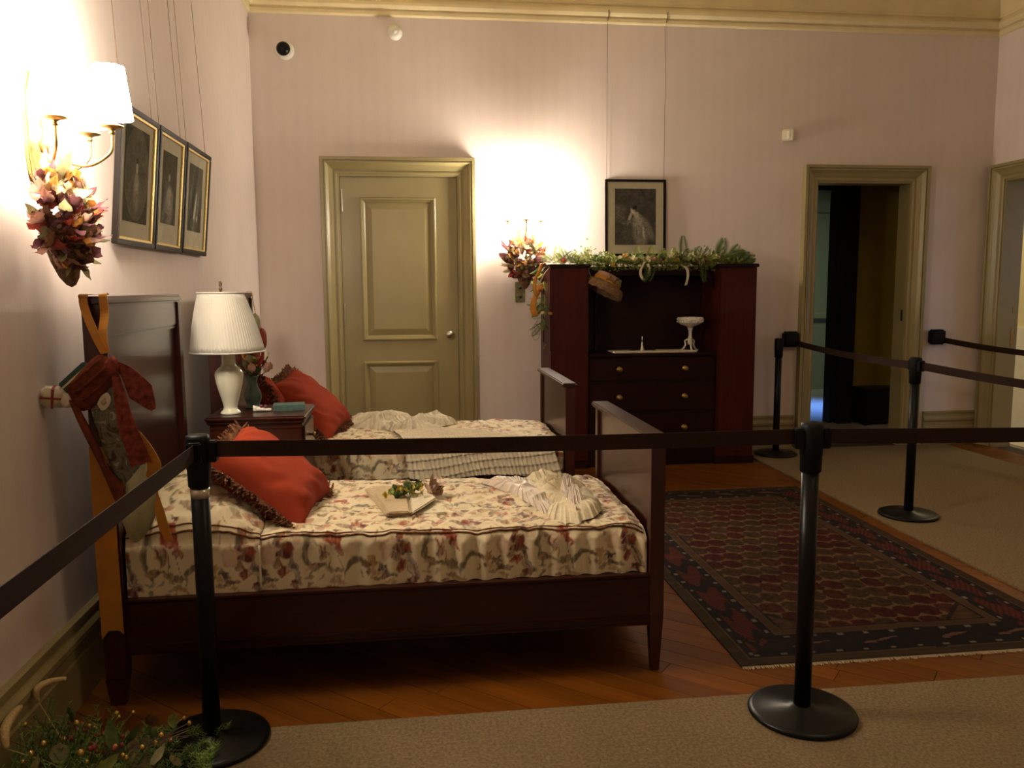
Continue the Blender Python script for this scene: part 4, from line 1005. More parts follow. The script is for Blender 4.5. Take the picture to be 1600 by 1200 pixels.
crumple(pp((822, 744), (846, 738), (880, 746), (902, 752), (925, 770), (938, 786), (934, 800), (905, 810), (880, 812), (858, 806), (845, 790), (838, 768)), 2.922, 0.060, 37, 9, aniso=0.4).build('lace_skirt', M['gown_lace'], gw, smooth=True)
crumple(pp((868, 762), (888, 758), (904, 776), (914, 795), (905, 806), (893, 802), (880, 782)), 2.922, 0.085, 41, 12, aniso=0.2).build('silk_fold', M['gown_pink'], gw, smooth=True)

dr = thing('dress', 'ivory cotton dress with a pleated skirt draped over the side of the farther bed', 'dress', (0.2, 5.0, 0.58))
pq = lambda *l: [tuple(atz(a, b, 0.60))[:2] for a, b in l]
yn2 = 2.922 + BED_DY
crumple([(-0.47, 5.34), (-0.36, 5.42), (-0.12, 5.40), (0.02, 5.30), (0.02, 5.12), (-0.10, 5.02), (-0.28, 5.08), (-0.44, 5.20)], yn2, 0.080, 51, 10, aniso=0.3).build('sleeve', M['dress'], dr, smooth=True)
crumple([(-0.02, 5.36), (0.16, 5.44), (0.27, 5.38), (0.28, 5.22), (0.14, 5.10), (0.0, 5.12)], yn2, 0.105, 57, 9, aniso=0.6).build('sleeve', M['dress'], dr, smooth=True)
crumple([(-0.20, 5.20), (0.05, 5.34), (0.20, 5.22), (0.12, 4.98), (-0.06, 4.92), (-0.16, 5.02)], yn2, 0.070, 61, 11, aniso=1.2).build('bodice', M['dress'], dr, smooth=True)
nu, nv = 240, 110
P = np.zeros((nu, nv, 3)); u = np.linspace(0, 1, nu)
for j in range(nv):
    t = j / (nv - 1)
    f = min(1, t / 0.62)                                   # 0..0.62 on the bed, then hanging
    xl = -0.13 + (0.085) * f ** 1.0 + 0.03 * max(0, (t - 0.62) / 0.38); xr = 0.10 + (0.70) * f ** 0.85 + 0.05 * max(0, (t - 0.62) / 0.38)
    x = xl + (xr - xl) * u
    y = np.full(nu, 5.03 - (5.03 - (yn2 - 0.012)) * f)
    pleat = np.sin(u * 2 * PI * 34 + 5 * vnoise(u * 8, u * 0 + t * 2, 5)) * (0.3 + 0.9 * vnoise(u * 11, u * 0 + t * 1.5, 15)) * (0.35 + 0.65 * f)
    tuck0 = 0.008 * (((t * 9 + 1.6 * u) % 1.0) ** 4)
    lift = (vnoise(u * 7, np.full(nu, t * 4), 6) - 0.3) * 0.020 * (1 - f * 0.6)
    zt_ = bed_top(x, y, yn2) + 0.010 + 0.6 * tuck0 + np.maximum(lift, 0) + 0.0045 * (pleat + 1) * (1 if t < 0.62 else 0.3)
    tuck = 0.009 * (((t * 9 + 1.6 * u) % 1.0) ** 4)
    if t <= 0.62:
        z = zt_
        fall = ss(0.54, 0.62, t); y = y - 0.012 * fall; z = z - 0.012 * fall
    else:
        h = (t - 0.62) / 0.38
        z = 0.552 - h * (0.165 + 0.012 * np.sin(u * 9)) + 0 * u
        y = y - 0.014 - 0.012 * h - 0.0075 * (pleat + 1) * (0.5 + 0.5 * h) - tuck
    P[:, j] = np.stack([x, y, z], -1)
MB().grid(P).build('pleated_skirt', M['dress'], dr, smooth=True, solid=0.002)

# linen sachet with a posy and bow on the near bed
sc_ = thing('sachet', 'folded tan linen sachet tied with a sprig of yellow flowers on the nearer bed', 'sachet', (-0.03, 3.4, 0.585))
zs = 0.598
def flat(pxs, z, th, nm, mat):
    w = [atz(a, b, z) for a, b in pxs]
    return MB().prism([(p.x, p.y) for p in w], z - th, z, lambda a, b, t: (a, b, t)).build(nm, mat, sc_, bevel=0.004)
flat([(571, 766), (602, 806), (645, 804), (698, 800), (690, 786), (668, 772), (640, 762), (606, 758)], zs - 0.004, 0.012, 'linen_back', M['sachet_light'])
flat([(570, 764), (602, 803), (644, 801), (660, 790), (640, 770), (625, 760), (598, 758)], zs + 0.008, 0.012, 'linen_front', M['sachet'])
flat([(640, 771), (645, 800), (662, 790), (682, 777), (676, 772), (658, 769)], zs + 0.018, 0.010, 'folded_flap', M['sachet_light'])
flat([(585, 770), (606, 800), (640, 799), (636, 774), (612, 762)], zs + 0.018, 0.010, 'padded_centre', M['sachet'])
r_ = random.Random(5)
bc = atz(632, 770, zs + 0.03)
for k in range(84):
    key = r_.choice(['moss', 'moss', 'leaf', 'yellow', 'yellow', 'p_olive', 'yellow'])
    t = r_.uniform(-1, 1)
    p = bc + Vector((0.055 * t + r_.uniform(-.03, .03), 0.06 * t * (1 if r_.random() < .7 else -0.6) + r_.uniform(-.02, .02), r_.uniform(-0.012, 0.016)))
    place_leaf('leaf' if key not in ('yellow',) else 'petal', leaf(key, r_.choice(['petal', 'round'] if key == 'yellow' else ['tiny', 'tiny', 'petal'])), sc_, p, (r_.uniform(-1, 1), r_.uniform(-1, 1), r_.uniform(0, 0.5)), r_.uniform(-1, 1), r_.uniform(0.5, 0.9) if key != 'yellow' else 0.42)
for (ang, el, sc) in ((1.75, 0.9, 0.85), (2.3, 0.5, 0.6), (0.75, 0.75, 0.85), (0.15, 0.35, 0.8), (-0.7, 0.45, 0.75), (-1.5, 0.2, 0.6)):
    p = atz(675, 768, zs + 0.014); d = Vector((math.cos(ang), math.sin(ang), el))
    place_leaf('bow_loop', leaf('bowtaupe', 'long'), sc_, p, d, 0.8 * math.sin(ang * 5), sc * 1.1)
    place_leaf('bow_loop', leaf('bowtaupe', 'petal'), sc_, p, d, 1.4 + 0.8 * math.sin(ang * 3), sc * 1.25)
# ================================================================== RUG
GX0, GX1, GY0, GY1 = 1.232, 2.756, 2.870, 5.545
rug = thing('rug', 'dark red and navy oriental rug with a lattice field beside the beds', 'rug', (2.0, 4.2, 0))
st_ = 0.0068
nx, ny = int((GX1 - GX0) / st_), int((GY1 - GY0) / st_)
xs = np.linspace(0, GX1 - GX0, nx); ys = np.linspace(0, GY1 - GY0, ny)
X, Y = np.meshgrid(xs, ys, indexing='ij'); Wd, Ln = GX1 - GX0, GY1 - GY0
wob = (vnoise(X * 7, Y * 7, 1) - 0.5) * 0.006
dX = np.minimum(X, Wd - X) + wob; dY = np.minimum(Y, Ln - Y) + wob
dE = np.minimum(dX, dY); along = np.where(dX < dY, Y, X)
c = np.zeros(X.shape + (3,))
def setc(mask, col): c[mask] = col
NAVY, BROWN, MARO, GOLD_, CREAM_, REDD = (0.010, 0.007, 0.008), (0.036, 0.021, 0.010), (0.040, 0.008, 0.006), (0.085, 0.050, 0.022), (0.15, 0.125, 0.095), (0.075, 0.016, 0.010)
c[:] = NAVY
setc(dE < 0.05, BROWN); setc((dE > 0.05) & (dE < 0.056), GOLD_)
# main border: dark ground with red zigzag band, little pale blossoms on both edges
band = (dE > 0.095) & (dE < 0.205)
diag = np.sin((along * 1.0 + dE * 1.6 + 0.02 * vnoise(X * 12, Y * 12, 41)) * 2 * PI / 0.042)
blk = np.sin(along * 2 * PI / 0.30 + 1.2 * np.sin(dE * 60)) + 0.7 * (vnoise(X * 22, Y * 22, 44) - 0.5)
endb = dY < dX
setc(band & (blk > -0.55) & (diag > -0.3) & ~endb, REDD); setc(band & (blk > -0.55) & (diag <= -0.3) & ~endb, MARO)
setc(band & (blk > 0.78) & (np.abs(dE - 0.15) < 0.022) & endb, (0.12, 0.062, 0.042))
setc(band & (blk < -0.2) & (diag > 0.4) & endb, (0.022, 0.010, 0.008))
for d0 in (0.078, 0.226):
    dot = (np.abs(dE - d0) < 0.0085) & (np.abs(((along + d0) % 0.115) - 0.0575) < 0.012); setc(dot, CREAM_)
setc((dE > 0.245) & (dE < 0.252), GOLD_); setc((dE > 0.252) & (dE < 0.285), (0.062, 0.032, 0.016)); setc((dE > 0.285) & (dE < 0.292), GOLD_); setc((dE > 0.292) & (dE < 0.30), NAVY)
# field: rows of rounded lozenges outlined in tan
fld = dE >= 0.30
CW, CH = 0.104, 0.118
row = np.floor(Y / CH); u_ = (X + (row % 2) * CW / 2) / CW; v_ = Y / CH
fu = u_ - np.floor(u_) - 0.5; fv = v_ - np.floor(v_) - 0.5
rad = np.abs(fu) ** 2.2 * 4.2 + np.abs(fv) ** 2.2 * 4.2 + 0.35 * fu * fv
hid = vnoise(np.floor(u_) * 3.7, row * 5.3, 9)
cellc = np.where(hid[..., None] < 0.4, np.array((0.042, 0.007, 0.005)), np.where(hid[..., None] < 0.7, np.array((0.040, 0.021, 0.009)), np.array((0.050, 0.013, 0.008))))
cellc = cellc * (0.45 + 1.1 * vnoise(X * 75, Y * 75, 12))[..., None]
fc = np.where((rad + 0.35 * (vnoise(X * 50, Y * 50, 33) - 0.5) < 0.93)[..., None], cellc, np.array((0.120, 0.070, 0.032)))
cor = (dX + dY) < 0.78
fc = np.where(cor[..., None] & (((dX + dY) > 0.755))[..., None], np.array((0.02, 0.01, 0.008)), fc)
fc = np.where((cor & ((dX + dY) <= 0.755))[..., None], np.array((0.060, 0.032, 0.015)) * (0.6 + 0.8 * vnoise(X * 45, Y * 45, 15))[..., None], fc)
c[fld] = fc[fld]
c *= (0.80 + 0.4 * vnoise(X * 4, Y * 30, 17))[..., None]
Zr = 0.0075 + (vnoise(X * 5, Y * 5, 3) - 0.5) * 0.002
P = np.stack([X + GX0, Y + GY0, Zr], -1)
mb = MB().grid(P); mb.c = c.reshape(-1, 3)
# turned-down edge
n0 = len(mb.v); ring = [i * ny for i in range(nx)] + [(nx - 1) * ny + j for j in range(1, ny)] + [i * ny + ny - 1 for i in range(nx - 2, -1, -1)] + [j for j in range(ny - 2, 0, -1)]
for r0 in ring: mb.v.append((mb.v[r0][0], mb.v[r0][1], 0.0008))
for k in range(len(ring)):
    k2 = (k + 1) % len(ring); mb.f.append((ring[k], n0 + k, n0 + k2, ring[k2]))
mb.c = np.concatenate([mb.c, mb.c[ring]])
M['rug'] = vcol('knotted_wool', 0.95, 0.45, 240, bump=0.4, bscale=500, spec=0.1)
mb.build('pile', M['rug'], rug)
fr = MB(); r_ = random.Random(9)
for y, s_ in ((GY0, -1), (GY1, 1)):
    x = GX0 + 0.004
    while x < GX1:
        L = 0.014 + r_.random() * 0.012
        fr.tube([(x, y, 0.004), (x + r_.uniform(-.004, .004), y + s_ * L, 0.002)], 0.0016, 4); x += 0.0055
f = fr.build('fringe', M['sachet'], rug); f['kind'] = 'stuff'

# ================================================================== BARRIER POSTS
CZ = 0.011
def post_parts(root, x, y, heads=(), band=False):
    MB().lathe([(0, 0), (0.168, 0), (0.176, 0.003), (0.178, 0.010), (0.174, 0.016), (0.160, 0.021), (0.045, 0.028), (0.040, 0.034), (0, 0.034)], (x, y, CZ), 48).build('base', M['black'], root, smooth=True)
    MB().tube([(x, y, CZ + 0.03), (x, y, 0.89)], 0.0275, 24).build('pole', M['black'], root, smooth=True)
    hd = MB().lathe([(0.029, 0.845), (0.034, 0.850), (0.035, 0.90), (0.0365, 0.905), (0.0365, 0.995), (0.034, 1.006), (0.024, 1.010), (0, 1.010)], (x, y, 0), 28).build('head', M['blackrub'], root, smooth=True)
    if band: MB().lathe([(0.0285, 0.812), (0.0288, 0.812), (0.0288, 0.842), (0.0285, 0.842)], (x, y, 0), 28).build('tape_band', M['tape'], root, smooth=True)
    for a in heads:
        c = Vector((x + math.cos(a) * 0.044, y + math.sin(a) * 0.044, 0.958))
        MB().obox(c, (0.030, 0.040, 0.066), (0, 0, a)).build('belt_clip', M['blackrub'], hd, bevel=0.004)
    return hd
def belt(root, p, q, sag, w=0.050, tilt=0.0, n=22):
    p, q = Vector(p), Vector(q); d = (q - p); side = Vector((d.y, -d.x, 0)).normalized()
    path = []
    for i in range(n + 1):
        t = i / n; c = p + d * t; c.z -= sag * 4 * t * (1 - t)
        path.append((c, Vector((0, 0, 1)) + side * tilt * math.sin(PI * t)))
    return MB().strip(path, w).build('belt', M['belt'], root, solid=0.0022)
PA_, PB_, PC_, PD_ = (-0.655, 2.590), (1.291, 2.500), (3.090, 4.705), (3.105, 6.640)
GP = 'retractable belt barrier posts'
pa = thing('barrier_post', 'black belt barrier post with a silver tape band, in front of the near pillow', 'barrier post', (*PA_, CZ), GP)
pb = thing('barrier_post', 'black belt barrier post on the carpet in front of the oriental rug', 'barrier post', (*PB_, CZ), GP)
pc = thing('barrier_post', 'black belt barrier post standing on the carpet past the rug, facing the doorways', 'barrier post', (*PC_, CZ), GP)
pd = thing('barrier_post', 'farthest black belt barrier post, between the cabinet and the open doorway', 'barrier post', (*PD_, CZ), GP)
ang = lambda a, b: math.atan2(b[1] - a[1], b[0] - a[0])
end_l = (-0.66, 1.10); end_r = (3.3, 2.45); end_c = (3.36, 2.9)
post_parts(pa, *PA_, (ang(PA_, PB_), ang(PA_, end_l)), True)
post_parts(pb, *PB_, (ang(PB_, PA_), ang(PB_, end_r)))
post_parts(pc, *PC_, (ang(PC_, end_c), ang(PC_, (3.30, 6.9))))
post_parts(pd, *PD_, (ang(PD_, (3.36, 6.88)),))
off = lambda p, a, r=0.058, z=0.960: (p[0] + math.cos(a) * r, p[1] + math.sin(a) * r, z)
belt(pa, off(PA_, ang(PA_, PB_), z=0.964), off(PB_, ang(PB_, PA_), z=0.964), 0.006)
belt(pa, off(PA_, ang(PA_, end_l), 0.036, z=0.962), (*end_l, 0.955), 0.0)
belt(pb, off(PB_, ang(PB_, end_r), z=0.962), (*end_r, 0.945), 0.006)
belt(pc, off(PC_, ang(PC_, end_c), 0.036), (*end_c, 0.93), 0.02, tilt=0.3)
# wall-mounted belt boxes beside the open doorway
def wall_box(label, x, z, y=YB, proj=0.085, g='wall-mounted belt boxes'):
    r = thing('belt_box', label, 'belt box', (x, y - 0.04, z), g)
    MB().box(x - 0.066, x + 0.066, y - proj, y - 0.002, z - 0.068, z + 0.068).build('housing', M['blackrub'], r, bevel=0.016, segs=3)
    MB().box(x - 0.056, x + 0.056, y - proj - 0.004, y - proj, z - 0.056, z + 0.056).build('face_plate', M['black'], r, bevel=0.003)
    return r
w1 = wall_box('small black belt box on the wall by the cabinet side of the open doorway', 3.325, 0.985)
belt(w1, (3.39, YB - 0.07, 0.945), off(PC_, ang(PC_, (3.39, 6.86)), 0.036, 0.955), 0.015, tilt=0.2)
w2 = wall_box('small black belt box on the wall between the two open doorways', 4.712, 0.985)
belt(w2, (4.78, YB - 0.06, 0.955), (5.17, 5.26, 0.89), 0.03, tilt=0.25)

# ================================================================== PICTURES
def engraving(w, h, kind, seed):
    """a small dark engraving: a pale draped lady against a dark ground (flat print)"""
    nx, nz = 110, 150
    U, V = np.meshgrid(np.linspace(0, 1, nx), np.linspace(0, 1, nz), indexing='ij')
    n1 = vnoise(U * 9, V * 11, seed); n2 = vnoise(U * 40, V * 50, seed + 1)
    g = 0.05 + 0.05 * n1 + 0.05 * n2
    def blob(cu, cv, a, b, an, val, soft=0.35):
        nonlocal g
        x = (U - cu) * w / h; y = V - cv
        xr = x * math.cos(an) + y * math.sin(an); yr = -x * math.sin(an) + y * math.cos(an)
        r = np.sqrt((xr / a) ** 2 + (yr / b) ** 2) + (n2 - 0.5) * 0.35
        k = ss(1 + soft, 1 - soft, r); g = g * (1 - k) + k * val * 1.35 * (0.6 + 0.8 * n2)
    if kind == 0:
        g *= np.where(((U - .5) / .5) ** 2 + ((V - .52) / .5) ** 2 < 1, 1.5, 0.8)
        blob(.5, .30, .10, .18, .1, .20); blob(.5, .42, .07, .10, 0, .32); blob(.5, .58, .035, .06, 0, .40); blob(.5, .66, .05, .03, 0, .06)
    elif kind == 1:
        blob(.5, .20, .20, .22, 0, .22); blob(.5, .38, .12, .16, 0, .34); blob(.66, .30, .06, .18, -.4, .26); blob(.47, .66, .04, .055, 0, .40); blob(.47, .74, .06, .04, 0, .05); blob(.15, .10, .2, .06, 0, .10)
    elif kind == 2:
        blob(.70, .5, .02, .5, 0.1, .14); blob(.48, .30, .05, .28, -.28, .42); blob(.56, .54, .035, .05, 0, .40); blob(.66, .20, .05, .05, 0, .28); blob(.30, .12, .16, .08, 0, .10)
    else:
        blob(.10, .62, .14, .10, 0, .13); blob(.12, .48, .12, .08, 0, .12); blob(.28, .16, .10, .20, 0, .10); blob(.90, .70, .10, .05, 0, .08)
        blob(.62, .20, .14, .24, .12, .22); blob(.80, .28, .08, .22, .5, .19); blob(.55, .42, .10, .12, -.4, .30); blob(.36, .48, .025, .12, -.35, .42); blob(.44, .60, .04, .06, .5, .45); blob(.52, .54, .05, .05, 0, .42); blob(.47, .66, .05, .03, .4, .03); blob(.70, .22, .02, .12, .1, .4); blob(.30, .40, .1, .03, .2, .16)
    mb = MB()
    P = np.stack([(U - 0.5) * w, 0 * U, (V - 0.5) * h], -1)
    mb.grid(P); mb.c = np.stack([g * 1.05, g * 0.98, g * 0.80], -1).reshape(-1, 3)
    return mb
def picture(label, w, h, m, kind, seed, group, fw=0.024, pw=0.62, ph=0.66, pz=0.03, gilt=True):
    """framed print; local x right, z up, -y towards the room"""
    root = thing('framed_print', label, 'picture', m.translation, group)
    def mk(mb, nm, mat, par=None, **k): return xf(mb, m).build(nm, mat, par or root, **k)
    def ringbox(W_, H_, t, y0, y1):
        return (MB().box(-W_ / 2, W_ / 2, y0, y1, H_ / 2 - t, H_ / 2).box(-W_ / 2, W_ / 2, y0, y1, -H_ / 2, -H_ / 2 + t)
                .box(-W_ / 2, -W_ / 2 + t, y0, y1, -H_ / 2 + t, H_ / 2 - t).box(W_ / 2 - t, W_ / 2, y0, y1, -H_ / 2 + t, H_ / 2 - t))
    mk(ringbox(w, h, fw, -0.015, 0.010), 'frame', M['frame_black'], bevel=0.003)
    if gilt: mk(ringbox(w - 2 * fw, h - 2 * fw, 0.010, -0.010, 0.006), 'gilt_slip', M['gilt'])
    mk(MB().box(-w / 2 + fw * 0.8, w / 2 - fw * 0.8, 0.002, 0.008, -h / 2 + fw * 0.8, h / 2 - fw * 0.8), 'mount', M['mount'])
    pr = engraving(w * pw, h * ph, kind, seed); pr.v = [(a, -0.0005, c + pz * h) for a, b, c in pr.v]
    mk(pr, 'print', M['print'])
    mk(MB().add([(-w / 2 + fw, -0.006, -h / 2 + fw), (w / 2 - fw, -0.006, -h / 2 + fw), (w / 2 - fw, -0.006, h / 2 - fw), (-w / 2 + fw, -0.006, h / 2 - fw)], [(0, 1, 2, 3)]), 'glass_pane', M['glass'])
    return root
LEAN = math.atan2(0.056, 0.565)
Zrail = 3.655
for k, (y0, y1, z0, lab, wires) in enumerate(((3.55, 4.052, 1.640, 'black-framed engraving hanging nearest the lit sconce on the side wall', (0.10, 0.90)),
                                              (4.066, 4.520, 1.642, 'black-framed engraving of a lady in white, middle of the three on the side wall', (0.10, 0.90)),
                                              (4.534, 5.045, 1.646, 'black-framed engraving farthest from the sconce on the side wall', (0.10, 0.90)))):
    w, h = y1 - y0, 0.570
    # local x -> +y(room), local z -> up (leaning out at the top), local -y -> +x (into the room)
    ex = Vector((0, 1, 0)); ez = Vector((math.sin(LEAN), 0, math.cos(LEAN))); ey = ez.cross(ex)
    c = Vector((XL + 0.020, (y0 + y1) / 2, z0)) + ez * (h / 2)
    m = Matrix(((ex.x, ey.x, ez.x, c.x), (ex.y, ey.y, ez.y, c.y), (ex.z, ey.z, ez.z, c.z), (0, 0, 0, 1)))
    pr = picture(lab, w, h, m, k, 100 + 7 * k, 'three engravings on the side wall', pw=(0.62, 0.52, 0.54)[k], ph=(0.70, 0.60, 0.62)[k])
    for t in wires:
        yy = y0 + w * t
        top = c + ez * (h / 2 - 0.02)
        MB().tube([(top.x - 0.006, yy, top.z), (XL + 0.010, yy + (0.5 - t) * 0.05, Zrail)], 0.0016, 5).build('picture_wire', M['wire'], pr)
c = Vector((1.918, YB - 0.022, 2.032))
m = Matrix.Translation(c) @ Matrix.Rotation(math.radians(-1.8), 4, 'X')
pr = picture('large black-framed engraving of a leaning lady above the cabinet', 0.527, 0.640, m, 3, 150, None, fw=0.020, pw=0.675, ph=0.735, pz=0.015, gilt=False)
for xx in (1.668, 2.165):
    wr_ = MB().tube([(xx, YB - 0.012, 2.345), (xx, YB - 0.014, Zrail)], 0.0018, 5).build('picture_wire', M['wire'], pr)
    MB().tube([(xx, YB - 0.014, 3.625), (xx, YB - 0.030, 3.635), (xx, YB - 0.060, 3.665), (xx, YB - 0.056, 3.70)], 0.004, 6).build('rail_hook', M['stem'], wr_)

# ================================================================== SMALL FITTINGS ON THE BACK WALL
sd = thing('smoke_detector', 'round white smoke detector high on the back wall', 'smoke detector', (-0.070, YB, 3.487))
Mw = Matrix.Rotation(PI / 2, 3, 'X')
MB().lathe([(0, 0), (0.060, 0), (0.060, 0.012), (0.052, 0.022), (0.050, 0.034), (0.030, 0.044), (0, 0.046)], (-0.070, YB, 3.487), 28, m=Mw).build('housing', M['white_paint'], sd, smooth=True)
MB().lathe([(0, 0.044), (0.018, 0.044), (0.016, 0.050), (0, 0.051)], (-0.070, YB, 3.487), 16, m=Mw).build('sensor_cap', M['white_paint'], sd, smooth=True)
dc = thing('security_camera', 'white dome security camera with a dark lens high on the back wall', 'camera', (-0.935, YB, 3.326))
MB().lathe([(0, 0), (0.075, 0), (0.076, 0.012), (0.068, 0.028), (0.052, 0.036), (0, 0.038)], (-0.935, YB, 3.326), 32, m=Mw).build('ring', M['white_paint'], dc, smooth=True)
MB().lathe([(0.054, 0.030), (0.054, 0.040), (0.047, 0.060), (0.030, 0.078), (0.0, 0.084)], (-0.942, YB, 3.330), 28, m=Mw).build('dome', M['black'], dc, smooth=True)
MB().lathe([(0.0, 0.082), (0.014, 0.081), (0.014, 0.086), (0, 0.087)], (-0.938, YB, 3.328), 16, m=Mw).build('lens', M['glass'], dc, smooth=True)
ms = thing('motion_sensor', 'small cream motion sensor on the back wall above the open doorway', 'sensor', (3.257, YB, 2.735))
xf(MB().box(-0.048, 0.048, -0.038, 0, -0.048, 0.048), Matrix.Translation((3.262, YB - 0.012, 2.735)) @ Euler((0, 0, math.radians(-28))).to_matrix().to_4x4()).build('housing', M['mount'], ms, bevel=0.008)
xf(MB().box(-0.012, 0.012, -0.043, -0.038, -0.036, 0.030), Matrix.Translation((3.262, YB - 0.012, 2.735)) @ Euler((0, 0, math.radians(-28))).to_matrix().to_4x4()).build('window', M['white_paint'], ms)
MB().box(3.225, 3.295, YB - 0.022, YB - 0.0005, 2.69, 2.78).build('bracket', M['mount'], ms)
sw = thing('switch_plate', 'aged metal light switch plate under the far flower cone', 'switch', (0.930, YB, 1.40))
MB().box(0.888, 0.972, YB - 0.008, YB - 0.0005, 1.328, 1.500).build('plate', M['p_olive'], sw, bevel=0.003)
for z in (1.375, 1.452): MB().lathe([(0, 0), (0.012, 0), (0.012, 0.003), (0.006, 0.004), (0.005, 0.014), (0, 0.015)], (0.930, YB - 0.008, z), 12, m=Mw).build('button', M['hall_dark'], sw, smooth=True)
# ================================================================== SCONCES (built facing +x out of the side wall, then turned for the back wall)
def sconce(label, origin, rz, group):
    """local: +x out of the wall, y sideways, origin at the wall"""
    m = Matrix.Translation(origin) @ Matrix.Rotation(rz, 4, 'Z')
    root = thing('candle_sconce', label, 'sconce', origin, group)
    def mk(mb, nm, mat, par=None, **k): return xf(mb, m).build(nm, mat, par or root, **k)
    P = [(0, -0.16), (0.030, -0.14), (0.045, -0.06), (0.038, 0.0), (0.045, 0.06), (0.034, 0.13), (0.012, 0.17), (0, 0.20)]
    mk(MB().prism([(a, b) for a, b in P] + [(-a, b) for a, b in P[::-1][1:-1]], 0.0005, 0.016, lambda a, b, t: (t, a, b)), 'backplate', M['brass'], bevel=0.004)
    mk(MB().lathe([(0, -0.05), (0.012, -0.045), (0.018, -0.02), (0.010, 0.0), (0.006, 0.03), (0.011, 0.05), (0.006, 0.07), (0.005, 0.13), (0.010, 0.145), (0.004, 0.16), (0.008, 0.175), (0, 0.195)], (0.045, 0, -0.02), 14), 'centre_stem', M['brass'], smooth=True)
    for (ax, ay) in ((0.135, -0.138), (0.135, 0.138), (0.255, 0.0)):
        d = Vector((ax - 0.04, ay, 0)); L = d.length; d.normalize(); s0 = Vector((0.04, 0, -0.03))
        path = catmull([s0, s0 + d * L * 0.25 + Vector((0, 0, -0.055)), s0 + d * L * 0.62 + Vector((0, 0, -0.075)), s0 + d * L * 0.95 + Vector((0, 0, -0.035)), s0 + d * L + Vector((0, 0, 0.012)), s0 + d * L + Vector((0, 0, 0.028))], 6)
        arm = mk(MB().tube(path, 0.0052, 8), 'arm', M['brass'], smooth=True)
        cx_, cy_ = ax, ay
        mk(MB().lathe([(0, 0), (0.008, 0), (0.010, 0.006), (0.006, 0.012), (0.020, 0.020), (0.036, 0.024), (0.037, 0.028), (0.012, 0.028), (0, 0.028)], (cx_, cy_, -0.004), 20), 'drip_pan', M['brass'], arm, smooth=True)
        mk(MB().lathe([(0.0, 0.024), (0.011, 0.024), (0.011, 0.075), (0, 0.076)], (cx_, cy_, 0), 12), 'candle_sleeve', M['ivory'], arm, smooth=True)
        nseg = 28; Pp = np.zeros((nseg, 5, 3)); a = np.arange(nseg) * 2 * PI / nseg
        for j in range(5):
            t = j / 4; r = 0.067 + (0.048 - 0.067) * t
            Pp[:, j] = np.stack([cx_ + r * np.cos(a), cy_ + r * np.sin(a), np.full(nseg, 0.045 + 0.165 * t)], -1)
        mk(MB().grid(Pp, wrap=True), 'shade', M['shade_lit'], smooth=True)
    for k in range(5):
        a = -1.2 + k * 0.6
        mk(MB().lathe([(0, -0.016), (0.005, -0.006), (0.004, 0.004), (0, 0.010)], (0.06 + 0.03 * math.cos(a), 0.05 * math.sin(a), -0.115 - 0.01 * (k % 2)), 6), 'crystal_drop', M['glass'])
    return root
SC1 = (XL, 2.900, 1.960); SC2 = (0.950, YB, 1.975)
sconce('lit brass three-arm sconce nearest on the side wall, beside the three engravings', SC1, 0.0, 'brass wall sconces')
sconce('lit brass three-arm sconce on the back wall between the olive door and the cabinet', SC2, -PI / 2, 'brass wall sconces')

# ================================================================== HANGING FLOWER CONES
def flower_cone(label, c, out, seed, n, sc, group, tip):
    """c: middle of the bloom; out: unit vector out of the wall; tip: sideways lean of the cone's point"""
    out = Vector(out); side = Vector((0, 0, 1)).cross(out).normalized(); up = Vector((0, 0, 1))
    root = thing('flower_cone', label, 'flowers', c, group)
    r_ = random.Random(seed)
    def at_(a, b, z): return Vector(c) + side * a + out * b + up * z
    path = [(0.070, 0.0), (0.062, -0.06), (0.050, -0.12), (0.034, -0.165), (0.016, -0.188), (0.0, -0.195)]
    mbc = MB(); nseg = 18; P = np.zeros((nseg, len(path), 3))
    for i in range(nseg):
        a = 2 * PI * i / nseg
        for j, (r, z) in enumerate(path): P[i, j] = at_(r * math.cos(a) * sc + tip * (z / -0.195) ** 1.3, max(-0.09, (r * 0.8 * math.sin(a) - 0.01) * sc), (z - 0.02) * sc)
    mbc.grid(P, wrap=True).build('cone_basket', M['wicker'], root, smooth=True)
    keys = ['p_red', 'p_pink', 'p_pink', 'p_plum', 'p_olive', 'p_olive', 'p_orange', 'p_brown', 'cream_petal', 'p_pink', 'p_plum', 'p_olive']
    for k in range(n):
        th = r_.uniform(-PI, PI); ph = math.asin(r_.uniform(-0.95, 1.0))
        d = Vector((math.cos(ph) * math.cos(th), abs(math.cos(ph) * math.sin(th)) * 0.9 + 0.02, math.sin(ph)))
        rad = r_.uniform(0.72, 1.0)
        p = at_(d.x * 0.125 * rad * sc, d.y * 0.085 * rad * sc - 0.02, d.z * 0.140 * rad * sc - 0.015)
        w = side * d.x + out * d.y + up * d.z
        key = keys[int(r_.random() * len(keys))]
        if d.z > 0.45 and r_.random() < 0.6: key = r_.choice(['p_orange', 'cream_petal', 'p_pink'])
        if d.z < -0.3 and r_.random() < 0.5: key = r_.choice(['p_brown', 'p_plum', 'p_red'])
        dirn = w * 1.0 + Vector((r_.uniform(-.8, .8), r_.uniform(-.8, .8), r_.uniform(-.7, .7)))
        if dirn.dot(out) < -0.1: dirn -= out * (dirn.dot(out) * 1.5)
        place_leaf('petal', leaf(key, r_.choice(['petal', 'round', 'round', 'petal', 'long'])), root, p, dirn, r_.uniform(-1.4, 1.4), r_.uniform(0.8, 1.25) * sc)
    return root
flower_cone('cone basket of dried red and olive flowers under the near sconce', (XL + 0.115, 2.815, 1.690), (1, 0, 0), 4, 290, 1.06, 'dried flower cones under the sconces', 0.07)
